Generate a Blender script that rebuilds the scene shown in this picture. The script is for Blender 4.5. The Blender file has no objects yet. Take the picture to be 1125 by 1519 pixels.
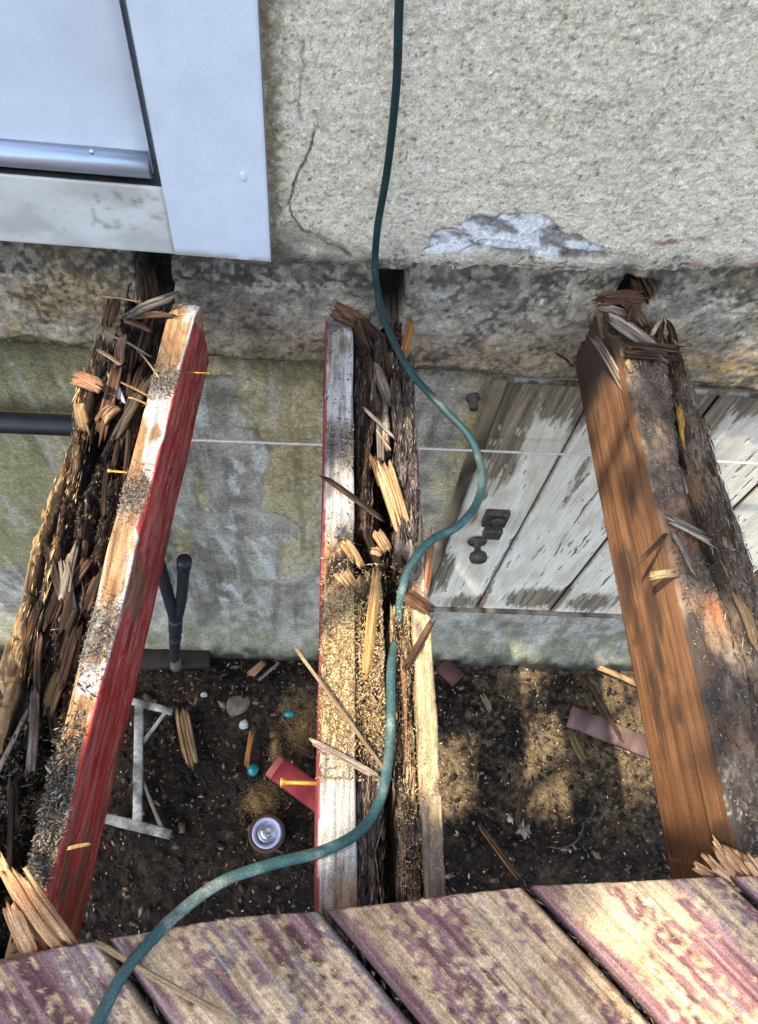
import bpy, math, random
import numpy as np
from mathutils import Matrix, Vector

rng = np.random.default_rng(7)
random.seed(7)
scene = bpy.context.scene
C = scene.collection

# ------------------------------------------------------------------ camera
FPX = 1045.0
PX0 = np.array([562.5, 759.5])
_N = np.array([-110, -608, -FPX]); _N /= np.linalg.norm(_N)
_F = np.array([8, 1790, -FPX]); _F = _F - _N * (_F @ _N); _F /= np.linalg.norm(_F)
CAM_M = np.array([np.cross(_F, -_N), _F, -_N])
CAM = np.array([0, 0, 2.87])
cam_d = bpy.data.cameras.new('camera')
cam = bpy.data.objects.new('camera', cam_d); C.objects.link(cam)
mw = Matrix([list(r) for r in CAM_M]).to_4x4(); mw.translation = Vector(CAM)
cam.matrix_world = mw
cam_d.sensor_fit = 'VERTICAL'; cam_d.sensor_height = 36.0; cam_d.lens = FPX / 1519 * 36
cam_d.clip_start = 0.02; cam_d.clip_end = 400
cam_d.dof.use_dof = True; cam_d.dof.focus_distance = 1.05; cam_d.dof.aperture_fstop = 28
scene.camera = cam

# ------------------------------------------------------------------ sky and sun
SUNK = np.array([0.535, 0.15, -1.0])
w = bpy.data.worlds.new('World'); scene.world = w; w.use_nodes = True
nt = w.node_tree; nt.nodes.clear()
sky = nt.nodes.new('ShaderNodeTexSky'); sky.sky_type = 'NISHITA'; sky.sun_disc = False
sky.sun_elevation = math.atan2(1, math.hypot(SUNK[0], SUNK[1]))
sky.dust_density = 3.0; sky.ozone_density = 0.25
sky.sun_rotation = math.atan2(-SUNK[0], -SUNK[1])
bg = nt.nodes.new('ShaderNodeBackground'); bg.inputs[1].default_value = 0.15
wo = nt.nodes.new('ShaderNodeOutputWorld')
nt.links.new(sky.outputs[0], bg.inputs[0]); nt.links.new(bg.outputs[0], wo.inputs[0])
sd = bpy.data.lights.new('sun', 'SUN'); sd.energy = 2.35; sd.angle = math.radians(0.55); sd.color = (1.0, 0.9, 0.74)
so = bpy.data.objects.new('sun', sd); C.objects.link(so)
so.rotation_euler = Vector(SUNK).to_track_quat('-Z', 'Y').to_euler(); so.location = (-2, -1, 6)
vs = scene.view_settings
vs.view_transform = 'Standard'; vs.look = 'None'; vs.gamma = 1.0; vs.use_curve_mapping = False
vs.exposure = 2.03

# ------------------------------------------------------------------ helpers
def ray(px, py):
    return CAM_M @ np.array([(px - PX0[0]) / FPX, -(py - PX0[1]) / FPX, -1.0])
def at_z(px, py, z): r = ray(px, py); return CAM + r * ((z - CAM[2]) / r[2])
def at_y(px, py, y): r = ray(px, py); return CAM + r * (y / r[1])
def at_x(px, py, x): r = ray(px, py); return CAM + r * (x / r[0])

def lin(c):
    c = np.asarray(c, float) / 255.0
    return np.where(c <= 0.04045, c / 12.92, ((c + 0.055) / 1.055) ** 2.4)
def S(r, g, b): return lin((r, g, b))

def _hash(ix, iy, iz, seed):
    h = (ix * 374761393 + iy * 668265263 + iz * 2147483647 + seed * 974634777) & 0xFFFFFFFF
    h = ((h ^ (h >> 13)) * 1274126177) & 0xFFFFFFFF
    h = ((h ^ (h >> 15)) * 2246822519) & 0xFFFFFFFF
    return ((h ^ (h >> 16)) & 0xFFFF) / 65535.0
def vn(x, y, z, seed=0):
    x, y, z = np.broadcast_arrays(np.asarray(x, float), y, z)
    fx, fy, fz = np.floor(x), np.floor(y), np.floor(z)
    ix, iy, iz = fx.astype(np.int64), fy.astype(np.int64), fz.astype(np.int64)
    tx, ty, tz = x - fx, y - fy, z - fz
    tx = tx * tx * (3 - 2 * tx); ty = ty * ty * (3 - 2 * ty); tz = tz * tz * (3 - 2 * tz)
    r = 0
    for a in (0, 1):
        for b in (0, 1):
            for c in (0, 1):
                r = r + _hash(ix + a, iy + b, iz + c, seed) * (tx if a else 1 - tx) * (ty if b else 1 - ty) * (tz if c else 1 - tz)
    return r
def fb(x, y, z, seed=0, o=4):          # fractal noise, about 0..1
    r = 0; a = 0.5; s = 0
    for i in range(o):
        r = r + a * vn(np.asarray(x) * 2 ** i + 17.3 * i, np.asarray(y) * 2 ** i + 5.1 * i, np.asarray(z) * 2 ** i + 9.7 * i, seed + i); s += a; a *= 0.5
    return r / s
def ss(a, b, x):
    t = np.clip((x - a) / (b - a), 0, 1); return t * t * (3 - 2 * t)
def mixc(col, c, m):                    # lay colour c over col where mask m
    m = np.asarray(m)[..., None]
    return col * (1 - m) + np.asarray(c) * m

def mesh_np(name, V, quads, cols=None, smooth=True, tris=None):
    me = bpy.data.meshes.new(name)
    V = np.asarray(V, np.float32).reshape(-1, 3)
    polys = []
    q = np.asarray(quads, np.int32).reshape(-1, 4) if quads is not None and len(quads) else np.zeros((0, 4), np.int32)
    t = np.asarray(tris, np.int32).reshape(-1, 3) if tris is not None and len(tris) else np.zeros((0, 3), np.int32)
    nl = q.size + t.size
    me.vertices.add(len(V)); me.vertices.foreach_set('co', V.ravel())
    me.loops.add(nl); me.loops.foreach_set('vertex_index', np.concatenate([q.ravel(), t.ravel()]))
    me.polygons.add(len(q) + len(t))
    starts = np.concatenate([np.arange(len(q)) * 4, q.size + np.arange(len(t)) * 3]).astype(np.int32)
    me.polygons.foreach_set('loop_start', starts)
    me.update(calc_edges=True); me.validate()
    if cols is not None:
        at = me.color_attributes.new('Col', 'FLOAT_COLOR', 'POINT')
        cc = np.ones((len(V), 4), np.float32); cc[:, :3] = np.clip(np.asarray(cols).reshape(-1, 3), 0, 1)
        at.data.foreach_set('color', cc.ravel())
    if smooth: me.polygons.foreach_set('use_smooth', np.ones(len(me.polygons), bool))
    return me
def link(name, me, mat, parent=None, kind=None):
    o = bpy.data.objects.new(name, me); C.objects.link(o)
    if mat: me.materials.append(mat)
    if parent: o.parent = parent
    if kind: o['kind'] = kind
    return o
def tag(o, label, cat, group=None):
    o['label'] = label; o['category'] = cat
    if group: o['group'] = group
    return o
def thing(name, label, cat, loc, group=None):
    o = bpy.data.objects.new(name, None); C.objects.link(o); o.location = loc; o.empty_display_size = 0.05
    return tag(o, label, cat, group)
def org(o): return np.array(o.location) if o is not None else np.zeros(3)

def gridq(n, m, base=0, closed=False):
    i = np.arange(n - 1)[:, None]; j = np.arange(m if closed else m - 1)[None, :]
    j2 = (j + 1) % m
    return (np.stack([i * m + j, i * m + j2, (i + 1) * m + j2, (i + 1) * m + j], -1) + base).reshape(-1, 4)
def loft(R, flip=False):                # rings (L,K,3) closed around K, fan caps
    L, K, _ = R.shape
    V = np.concatenate([R.reshape(-1, 3), R[0].mean(0)[None], R[-1].mean(0)[None]])
    q = gridq(L, K, closed=True)
    k = np.arange(K); a = L * K; b = a + 1
    t = np.concatenate([np.stack([(k + 1) % K, k, np.full(K, a)], -1), np.stack([(L - 1) * K + k, (L - 1) * K + (k + 1) % K, np.full(K, b)], -1)])
    if flip: q = q[:, ::-1]; t = t[:, ::-1]
    return V, q, t

# ------------------------------------------------------------------ materials
def mat_attr(name, kind='wood', axis='Y', rough=0.8, gs=160, st=0.05, gamt=0.5, fs=500, famt=0.3, bump=0.5, bd=0.002, spec=0.3, col=None, metal=0.0, rvar=0.0, coord=None):
    m = bpy.data.materials.new(name); m.use_nodes = True
    n = m.node_tree.nodes; l = m.node_tree.links
    p = n['Principled BSDF']
    p.inputs['Roughness'].default_value = rough; p.inputs['Metallic'].default_value = metal
    p.inputs['Specular IOR Level'].default_value = spec
    tc = n.new('ShaderNodeTexCoord'); mp = n.new('ShaderNodeMapping')
    sc = {'X': (st, 1, 1), 'Y': (1, st, 1), 'Z': (1, 1, st), None: (1, 1, 1)}[axis]
    mp.inputs['Scale'].default_value = [gs * v for v in sc]
    if coord:
        ca_ = n.new('ShaderNodeAttribute'); ca_.attribute_name = coord; l.new(ca_.outputs['Vector'], mp.inputs['Vector'])
    else:
        l.new(tc.outputs['Object'], mp.inputs['Vector'])
    g = n.new('ShaderNodeTexNoise'); g.inputs['Scale'].default_value = 1; g.inputs['Detail'].default_value = 5; g.inputs['Roughness'].default_value = 0.65
    g.inputs['Distortion'].default_value = 0.6 if axis else 0
    l.new(mp.outputs[0], g.inputs['Vector'])
    f = n.new('ShaderNodeTexNoise'); f.inputs['Scale'].default_value = fs; f.inputs['Detail'].default_value = 3
    l.new(tc.outputs['Object'], f.inputs['Vector'])
    def rng_(node, amt):
        r = n.new('ShaderNodeMapRange'); r.inputs['From Min'].default_value = 0.36; r.inputs['From Max'].default_value = 0.64
        r.inputs['To Min'].default_value = 1 - amt; r.inputs['To Max'].default_value = 1 + amt * 0.6
        l.new(node.outputs[0], r.inputs['Value']); return r
    a = rng_(g, gamt); b = rng_(f, famt)
    mu = n.new('ShaderNodeMath'); mu.operation = 'MULTIPLY'; l.new(a.outputs[0], mu.inputs[0]); l.new(b.outputs[0], mu.inputs[1])
    vm = n.new('ShaderNodeVectorMath'); vm.operation = 'SCALE'
    if col is None:
        at = n.new('ShaderNodeAttribute'); at.attribute_name = 'Col'; l.new(at.outputs['Color'], vm.inputs[0])
    else:
        vm.inputs[0].default_value = col
    l.new(mu.outputs[0], vm.inputs['Scale']); l.new(vm.outputs[0], p.inputs['Base Color'])
    if kind == 'stucco':
        v = n.new('ShaderNodeTexVoronoi'); v.inputs['Scale'].default_value = 170
        l.new(tc.outputs['Object'], v.inputs['Vector'])
        ad = n.new('ShaderNodeMath'); ad.operation = 'MULTIPLY_ADD'; ad.inputs[1].default_value = 0.5
        l.new(v.outputs[0], ad.inputs[0]); l.new(g.outputs[0], ad.inputs[2]); h = ad
    else:
        ad = n.new('ShaderNodeMath'); ad.operation = 'MULTIPLY_ADD'; ad.inputs[1].default_value = 0.5
        l.new(f.outputs[0], ad.inputs[0]); l.new(g.outputs[0], ad.inputs[2]); h = ad
    bp = n.new('ShaderNodeBump'); bp.inputs['Strength'].default_value = bump; bp.inputs['Distance'].default_value = bd
    l.new(h.outputs[0], bp.inputs['Height']); l.new(bp.outputs[0], p.inputs['Normal'])
    if rvar:
        r = n.new('ShaderNodeMapRange'); r.inputs['From Min'].default_value = 0.3; r.inputs['From Max'].default_value = 0.7
        r.inputs['To Min'].default_value = rough - rvar; r.inputs['To Max'].default_value = min(1, rough + rvar)
        l.new(g.outputs[0], r.inputs['Value']); l.new(r.outputs[0], p.inputs['Roughness'])
    return m

M_wood = mat_attr('weathered_wood', axis='Y', rough=0.8, gamt=0.45, bump=0.7, bd=0.0025)
M_sawn = mat_attr('sawn_wood', axis='Y', rough=0.75, gs=320, st=0.03, gamt=0.22, famt=0.25, bump=0.5, bd=0.0012)
M_rot = mat_attr('rotten_wood', axis='Y', rough=0.55, gs=140, st=0.09, gamt=0.7, famt=0.6, bump=1.0, bd=0.005, rvar=0.25, spec=0.5)
M_chip = mat_attr('raw_splinter', axis='Y', rough=0.85, gs=700, st=0.025, gamt=0.55, fs=700, famt=0.3, bump=0.8, bd=0.0015, spec=0.2, coord='Gc')
M_doorw = mat_attr('door_plank_wood', axis='Z', rough=0.7, gs=160, st=0.05, gamt=0.16, fs=350, famt=0.15, bump=0.4, bd=0.0015)
M_stucco = mat_attr('stucco', kind='stucco', axis=None, rough=0.95, gs=130, gamt=0.17, fs=420, famt=0.28, bump=0.6, bd=0.004)
M_conc = mat_attr('old_concrete', axis=None, rough=0.92, gs=80, gamt=0.35, fs=400, famt=0.35, bump=0.5, bd=0.003)
M_found = mat_attr('foundation_render', axis=None, rough=0.85, gs=90, gamt=0.3, fs=300, famt=0.4, bump=0.4, bd=0.003)
M_white = mat_attr('white_paint', axis=None, rough=0.45, gs=14, gamt=0.04, fs=300, famt=0.03, bump=0.12, bd=0.001, spec=0.4)
M_soil = mat_attr('soil', axis=None, rough=0.95, gs=45, gamt=0.5, fs=220, famt=0.6, bump=1.0, bd=0.012, spec=0.2)
M_flake = mat_attr('flakes', axis=None, rough=0.85, gs=150, gamt=0.3, famt=0.2, bump=0.2)
M_alu = mat_attr('brushed_aluminium', axis='X', rough=0.38, gs=300, st=0.02, gamt=0.06, famt=0.04, bump=0.05, col=S(205, 212, 224), metal=0.75)
M_black = mat_attr('black_plastic', axis=None, rough=0.45, gs=30, gamt=0.3, famt=0.3, bump=0.15, col=S(38, 40, 46), spec=0.5)
M_iron = mat_attr('dark_iron', axis=None, rough=0.5, gs=90, gamt=0.4, famt=0.4, bump=0.4, col=S(92, 84, 80), metal=0.4)
M_cord = mat_attr('cord_rubber', axis=None, rough=0.55, gs=60, gamt=0.22, fs=500, famt=0.4, bump=0.3, spec=0.3)
M_brass = mat_attr('plated_nail', axis=None, rough=0.4, gs=200, gamt=0.2, famt=0.2, bump=0.1, col=S(214, 168, 78), metal=0.6)
M_string = mat_attr('white_cable', axis=None, rough=0.6, gs=80, gamt=0.15, famt=0.1, bump=0.1, col=S(214, 210, 200))
M_glass = mat_attr('turquoise_glass', axis=None, rough=0.12, gs=60, gamt=0.3, famt=0.2, bump=0.1, col=S(24, 124, 130), spec=0.6)
M_tin = mat_attr('shiny_tin', axis=None, rough=0.22, gs=120, gamt=0.25, famt=0.2, bump=0.25, col=S(200, 205, 215), metal=0.9)
M_leaf = mat_attr('leaf', axis=None, rough=0.6, gs=30, gamt=0.3, famt=0.2, bump=0.1, col=S(62, 88, 38))
M_bark = mat_attr('bark', axis='Z', rough=0.9, gs=40, st=0.2, gamt=0.5, famt=0.4, bump=0.8, bd=0.01, col=S(92, 78, 64))

# ------------------------------------------------------------------ small builders
def tube_pts(pts, n=None, sub=8):       # smooth a polyline (Catmull-Rom)
    P = np.asarray(pts, float); P = np.vstack([2 * P[0] - P[1], P, 2 * P[-1] - P[-2]])
    out = []
    for i in range(1, len(P) - 2):
        for s in np.arange(sub) / sub:
            a, b, c, d = P[i - 1], P[i], P[i + 1], P[i + 2]
            out.append(0.5 * (2 * b + (c - a) * s + (2 * a - 5 * b + 4 * c - d) * s * s + (3 * b - a - 3 * c + d) * s ** 3))
    out.append(P[-2]); return np.array(out)
def tube_mesh(name, P, r, K=10, colf=None):
    P = np.asarray(P, float); r = np.broadcast_to(r, (len(P),))
    T = np.gradient(P, axis=0); T /= np.linalg.norm(T, axis=1)[:, None]
    up = np.array([0.31, 0.17, 0.93]); up = up - 0 * up
    R = []
    u = np.cross(T[0], up); u /= np.linalg.norm(u)
    for i in range(len(P)):
        u = u - T[i] * (u @ T[i]); u /= np.linalg.norm(u); v = np.cross(T[i], u)
        a = np.arange(K) / K * 2 * math.pi
        R.append(P[i] + r[i] * (np.cos(a)[:, None] * u + np.sin(a)[:, None] * v))
    V, q, t = loft(np.array(R))
    cols = colf(V) if colf else None
    return mesh_np(name, V, q, cols, True, t)
def box_v(lo, hi):
    lo = np.array(lo, float); hi = np.array(hi, float)
    V = np.array([[(hi if (i >> k) & 1 else lo)[k] for k in range(3)] for i in range(8)])
    q = [[0, 2, 3, 1], [4, 5, 7, 6], [0, 1, 5, 4], [2, 6, 7, 3], [0, 4, 6, 2], [1, 3, 7, 5]]
    return V, np.array(q)
def bevel_box(name, lo, hi, mat, parent, colf=None, bev=0.002, seg=1, sub=0):
    import bmesh
    V, q = box_v(lo, hi); V = V - org(parent)
    bm = bmesh.new(); vs_ = [bm.verts.new(v) for v in V]
    for f in q: bm.faces.new([vs_[i] for i in f])
    if sub: bmesh.ops.subdivide_edges(bm, edges=bm.edges[:], cuts=sub, use_grid_fill=True)
    if bev and not sub: bmesh.ops.bevel(bm, geom=bm.edges[:], offset=bev, segments=2, affect='EDGES', profile=0.5)
    me = bpy.data.meshes.new(name); bm.to_mesh(me); bm.free()
    if colf is not None:
        co = np.zeros(len(me.vertices) * 3, np.float32); me.vertices.foreach_get('co', co)
        cc = np.ones((len(me.vertices), 4), np.float32); cc[:, :3] = colf(co.reshape(-1, 3) + org(parent))
        me.color_attributes.new('Col', 'FLOAT_COLOR', 'POINT').data.foreach_set('color', cc.ravel())
    return link(name, me, mat, parent)
def ramp(cols, t):                       # piecewise colour ramp
    cols = np.asarray(cols); t = np.clip(t, 0, 1) * (len(cols) - 1)
    i = np.minimum(t.astype(int), len(cols) - 2); f = (t - i)[..., None]
    return cols[i] * (1 - f) + cols[i + 1] * f

RAW = [S(118, 88, 58), S(168, 132, 92), S(196, 164, 124)]
DARKW = [S(30, 23, 18), S(66, 48, 36), S(108, 80, 58)]
GREYW = [S(84, 74, 64), S(132, 118, 104), S(172, 158, 140)]
BROWN = [S(58, 40, 28), S(98, 70, 50), S(132, 100, 74)]
def splinter(name, parent, p0, p1, wd, th, pal, seed=0, mat=None, curve=0.0, blunt=0.35, fray=True):
    """a torn sliver: a bundle of straight fibres of uneven length, each with ridges and broken tips"""
    p0 = np.array(p0, float); p1 = np.array(p1, float); r_ = np.random.default_rng(seed)
    d = p1 - p0; ln = np.linalg.norm(d); d /= ln
    s = np.cross(d, (0, 0, 1)); s /= max(np.linalg.norm(s), 1e-6); u = np.cross(s, d)
    tw = r_.normal(0, 0.3); s, u = s * math.cos(tw) + u * math.sin(tw), u * math.cos(tw) - s * math.sin(tw)
    nb = int(np.clip(round(wd / 0.0042), 1, 7)) if fray else 1
    bend = r_.normal(0, .012) * ln; VV, QQ, TT, CC, GG = [], [], [], [], []; base = 0
    K = 8
    for b in range(nb):
        f = (b + .5) / nb - .5; wb = wd / nb * r_.uniform(.9, 1.5); hb = th * r_.uniform(.4, .75)
        a0 = r_.uniform(0, .22) * (nb > 1) * r_.random(); a1 = 1 - r_.uniform(0, .40) * (nb > 1) * r_.random() ** 1.5
        spread = r_.normal(0, .03) * wd
        px = np.array([-1, -.35, .35, 1, 1, .35, -.35, -1]) * wb / 2; pz = np.array([.35, .5, .5, .35, -.5, -.5, -.5, -.5]) * hb
        px = px + r_.normal(0, wb * .07, K); pz = pz + r_.normal(0, hb * .12, K) + r_.normal(0, .12) * th
        ja = -np.abs(r_.normal(0, 1, 4)) * min(wb * 1.2, ln * .1); jb = np.abs(r_.normal(0, 1, 4)) * min(wb * 1.8, ln * .14)
        ja = np.concatenate([ja, ja[::-1]]); jb = np.concatenate([jb, jb[::-1]]); ts = [0, .1, .3, .5, .7, .9, 1]
        R = np.zeros((7, K, 3))
        for i, t0 in enumerate(ts):
            t = a0 + (a1 - a0) * t0; tp = .5 if i in (0, 6) else (.85 if i in (1, 5) else 1.0); tw_ = .8 if i in (0, 6) else 1
            c = p0 + d * ln * t + u * (curve + th * .15) * math.sin(t * math.pi) + s * (bend * math.sin(t * math.pi) + f * wd * .95 + spread * (t - .5) * 2)
            k = np.clip((t0 - .6) / .4, 0, 1); kk = np.clip((.4 - t0) / .4, 0, 1)
            R[i] = c + np.outer(px * tw_, s) + np.outer(pz * tp, u) + np.outer(jb * k ** 3 + ja * kk ** 3, d)
        V, q, t = loft(R); W = V - p0
        n = fb(W @ s * 300 + seed, W @ d * 16, W @ u * 300, seed + b, 3)
        cols = ramp(pal, ss(0.2, 0.8, n)) * r_.uniform(.72, 1.12)
        VV.append(V); QQ.append(q + base); TT.append(t + base); CC.append(cols); GG.append(np.stack([W @ s, W @ d, W @ u], -1) + seed * .37); base += len(V)
    V = np.concatenate(VV); me = mesh_np(name, V - org(parent), np.concatenate(QQ), np.concatenate(CC), False, np.concatenate(TT))
    me.attributes.new('Gc', 'FLOAT_VECTOR', 'POINT').data.foreach_set('vector', np.concatenate(GG).astype(np.float32).ravel())
    return link(name, me, mat or M_chip, parent)
def flakes(name, parent, P, lens, wids, cols, seed=0, mat=None, flat=0.6, kind='stuff', yaw=None):
    """many tiny chips as one piece"""
    r_ = np.random.default_rng(seed); n = len(P); P = np.asarray(P)
    ya = r_.uniform(0, 2 * math.pi, n) if yaw is None else yaw; pi_ = r_.normal(0, 0.45, n) * flat; ro = r_.normal(0, 0.7, n)
    d = np.stack([np.cos(ya) * np.cos(pi_), np.sin(ya) * np.cos(pi_), np.sin(pi_)], -1)
    s = np.cross(d, (0, 0, 1)); s /= np.linalg.norm(s, axis=1)[:, None]; u = np.cross(s, d)
    s2 = s * np.cos(ro)[:, None] + u * np.sin(ro)[:, None]; u2 = np.cross(s2, d)
    l = np.broadcast_to(lens, n)[:, None]; wv = np.broadcast_to(wids, n)[:, None]; th = wv * r_.uniform(0.25, 0.7, n)[:, None]
    loc = [(-1, -.6, 0), (-1, .5, -.5), (-.2, .15, .9), (.2, -1, -.2), (.3, .9, -.1), (1, 0.1, 0.1)]
    V = np.stack([P + d * l / 2 * a + s2 * wv / 2 * b + u2 * th / 2 * c for a, b, c in loc], 1)
    f = np.array([[0, 2, 1], [0, 3, 2], [1, 2, 4], [2, 3, 5], [2, 5, 4], [0, 1, 3], [1, 4, 3], [3, 4, 5]])
    t = (f[None] + 6 * np.arange(n)[:, None, None]).reshape(-1, 3)
    cc = np.repeat(np.asarray(cols)[:, None, :], 6, 1)
    return link(name, mesh_np(name, V.reshape(-1, 3) - org(parent), None, cc, False, t), mat or M_flake, parent, kind)
def pick(pal, n, seed=0, jitter=0.15):
    r_ = np.random.default_rng(seed); pal = np.asarray(pal)
    return pal[r_.integers(0, len(pal), n)] * (1 + r_.normal(0, jitter, (n, 1)))

def board(name, parent, mat, ys, xl, xr, top, zb, colf, rx=0.003, nS=14, disp=0.0012, grain=(170, 7), rnd=0.005, seed=0, sidenoise=0.0, endjag=0.0):
    """a long timber piece along Y: xl/xr(y) edges, top(x,y) height, colour from position and face (0 left, 1 top, 2 right)"""
    ys = np.asarray(ys, float); L = len(ys)
    XL = np.broadcast_to(xl(ys), ys.shape); XR = np.broadcast_to(xr(ys), ys.shape)
    nT = max(5, int(np.max(XR - XL) / rx))
    u = np.linspace(0, 1, nT); v = np.linspace(0, 1, nS)[:-1]
    Xt = XL[:, None] + (XR - XL)[:, None] * u; Yt = np.repeat(ys[:, None], nT, 1)
    Zt = top(Xt, Yt)
    e = np.minimum(Xt - XL[:, None], XR[:, None] - Xt); Zt = Zt - np.clip(rnd - e, 0, None) ** 2 / max(rnd, 1e-6) * 0.6
    ZB = np.full(L, zb)
    zl = ZB[:, None] + (Zt[:, :1] - ZB[:, None]) * v; zr = ZB[:, None] + (Zt[:, -1:] - ZB[:, None]) * v[::-1]
    Y_ = np.repeat(ys[:, None], nS - 1, 1)
    Xls = np.repeat(XL[:, None], nS - 1, 1); Xrs = np.repeat(XR[:, None], nS - 1, 1)
    if sidenoise:
        Xls = Xls - sidenoise * (fb(3.3, Y_ * 25, zl * 60, seed + 5) - 0.5); Xrs = Xrs + sidenoise * (fb(7.3, Y_ * 25, zr * 60, seed + 6) - 0.5)
    X = np.concatenate([Xls, Xt, Xrs], 1); Z = np.concatenate([zl, Zt, zr], 1); Y = np.concatenate([Y_, Yt, Y_], 1)
    face = np.concatenate([np.zeros(nS - 1), np.ones(nT), np.full(nS - 1, 2)]); face = np.repeat(face[None], L, 0)
    g = (fb(X * grain[0], Y * grain[1], Z * grain[0], seed, 4) - 0.5) * 2 * disp
    Z = Z + np.where(face == 1, g, 0); X = X + np.where(face == 0, -g, 0) + np.where(face == 2, g, 0)
    if endjag:
        t = ss(0.55, 1, np.linspace(0, 1, L))[:, None]
        Y = Y + t * endjag * (fb(X * 130, 0.5, Z * 130, seed + 9, 3) - 0.5) * 2
    cols = colf(X, Y, Z, face)
    R = np.stack([X, Y, Z], -1)
    V, q, tt = loft(R)
    cc = np.concatenate([cols.reshape(-1, 3), cols[0].mean(0)[None], cols[-1].mean(0)[None]])
    return link(name, mesh_np(name, V - org(parent), q, cc, True, tt), mat, parent)
def yline(y1, fine0=-0.12, back=-1.2, step=0.003):
    return np.concatenate([np.linspace(back, fine0, 12)[:-1], np.arange(fine0, y1, step), [y1]])
def nz(y, f, seed): return fb(np.asarray(y) * f, 0.3, 0.7, seed, 3) - 0.5

def axis_grid(lo, f0, f1, hi, fine, coarse):
    return np.unique(np.concatenate([np.arange(lo, f0, coarse), np.arange(f0, f1, fine), np.arange(f1, hi + coarse * 0.5, coarse)]))
def poly_dist(x, z, pts):               # distance to a polyline
    d = np.full(x.shape, 9.0)
    for (a, b), (c, e) in zip(pts[:-1], pts[1:]):
        vx, vz = c - a, e - b; t = np.clip(((x - a) * vx + (z - b) * vz) / (vx * vx + vz * vz + 1e-12), 0, 1)
        d = np.minimum(d, np.hypot(x - a - t * vx, z - b - t * vz))
    return d
def in_poly(x, z, pts):
    ins = np.zeros(x.shape, bool); n = len(pts)
    for i in range(n):
        (x1, z1), (x2, z2) = pts[i], pts[(i + 1) % n]
        c = ((z1 > z) != (z2 > z)) & (x < (x2 - x1) * (z - z1) / (z2 - z1 + 1e-12) + x1); ins ^= c
    return ins
def soft_poly(x, z, pts, wid):          # 1 inside .. 0 outside, soft edge
    d = poly_dist(x, z, list(pts) + [pts[0]]); s = np.where(in_poly(x, z, pts), d, -d)
    return ss(-wid, wid, s)
YW = 0.99
def wpts(pp): return [tuple(at_y(a, b, YW)[[0, 2]]) for a, b in pp]
def blob(x, z, px, py, rx, rz, y=YW):   # soft elliptical field centred on a spot of the wall
    c = at_y(px, py, y); return np.exp(-((x - c[0]) / rx) ** 2 - ((z - c[2]) / rz) ** 2)

# ================================================================== SETTING
# ---- ground: one sheet of dark soil
gx = np.concatenate([[-60, -25, -10, -5, -3], axis_grid(-1.9, -1.1, 1.75, 2.4, 0.007, 0.06), [3, 5, 10, 25, 60]])
gy = np.concatenate([[-60, -25, -10, -5, -3, -2, -1.2, -0.7], axis_grid(-0.4, -0.1, 1.03, 1.06, 0.007, 0.05), [1.2, 2, 5, 10, 25, 60]])
GX, GY = np.meshgrid(gx, gy, indexing='ij')
def ground_z(x, y):
    x = np.asarray(x, float); y = np.asarray(y, float)
    loc = ss(3.5, 1.8, np.abs(x)) * ss(2.5, 1.2, np.abs(y))
    h = (fb(x * 5, y * 5, 0.2, 11, 3) - 0.5) * 0.07 + (fb(x * 28, y * 28, 0.6, 12, 4) - 0.5) * 0.035
    return -0.03 + h * loc + 0.0
GZ = ground_z(GX, GY)
n1 = fb(GX * 6, GY * 6, 1, 21); n2 = fb(GX * 60, GY * 60, 2, 22)
col = ramp([S(22, 18, 15), S(46, 38, 31), S(74, 62, 50)], ss(0.25, 0.8, 0.5 * n1 + 0.5 * n2))
def gmask(px, py, rx, ry, seed):
    c = at_z(px, py, 0); d = np.hypot((GX - c[0]) / rx, (GY - c[1]) / ry) + (fb(GX * 30, GY * 30, 3, seed) - 0.5) * 0.9
    return ss(1.15, 0.55, d)
dust = S(136, 116, 86)  # sawdust tone, also used to paint sun patches on the soil
for a in [(825, 1135, .16, .18), (925, 1060, .22, .32), (665, 1150, .10, .16), (385, 1185, .075, .06), (445, 1060, .09, .12), (770, 1000, .10, .06)]:  # blobs by tin and middle joist are sawdust; the others paint sunlit soil
    col = mixc(col, dust, 0.6 * gmask(*a, 31))
# pale dust right of the middle joist, added to brighten the sunlit soil
col = mixc(col, S(128, 110, 82), ss(0.40, 0.66, .5 * n2 + .5 * n1) * 0.5 * ss(0.3, 0.6, GX) * ss(2, 1.6, GX) * ss(.2, .45, GY))
me = mesh_np('ground', np.stack([GX, GY, GZ], -1), gridq(len(gx), len(gy)), col)
link('ground', me, M_soil, None, 'structure')

# ---- the house
house = thing('house', 'beige stuccoed house wall with mouldy concrete band and stained foundation', 'house', (0, 1.0, 0))
def zl_(x): return 2.022 + 0.075 * np.clip(x, -.4, 1.0) - 0.01          # lower edge of the stucco
def wall_sheet(name, xs, zs, zmap, yf, colf, mat, skirt=0.10):
    X, W = np.meshgrid(xs, zs, indexing='ij'); Z = zmap(X, W); Y = yf(X, Z); cols = colf(X, Z)
    V = np.stack([X, Y, Z], -1); n, m = X.shape
    # closed back: a rim pushed into the wall on all four sides
    top = V[:, -1].copy(); top[:, 1] = 1.0 + skirt; bot = V[:, 0].copy(); bot[:, 1] = 1.0 + skirt
    V = np.concatenate([bot[:, None], V, top[:, None]], 1); cols = np.concatenate([cols[:, :1], cols, cols[:, -1:]], 1)
    q = gridq(n, m + 2)
    return link(name, mesh_np(name, V - org(house), q, cols, True), mat, house)

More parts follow.
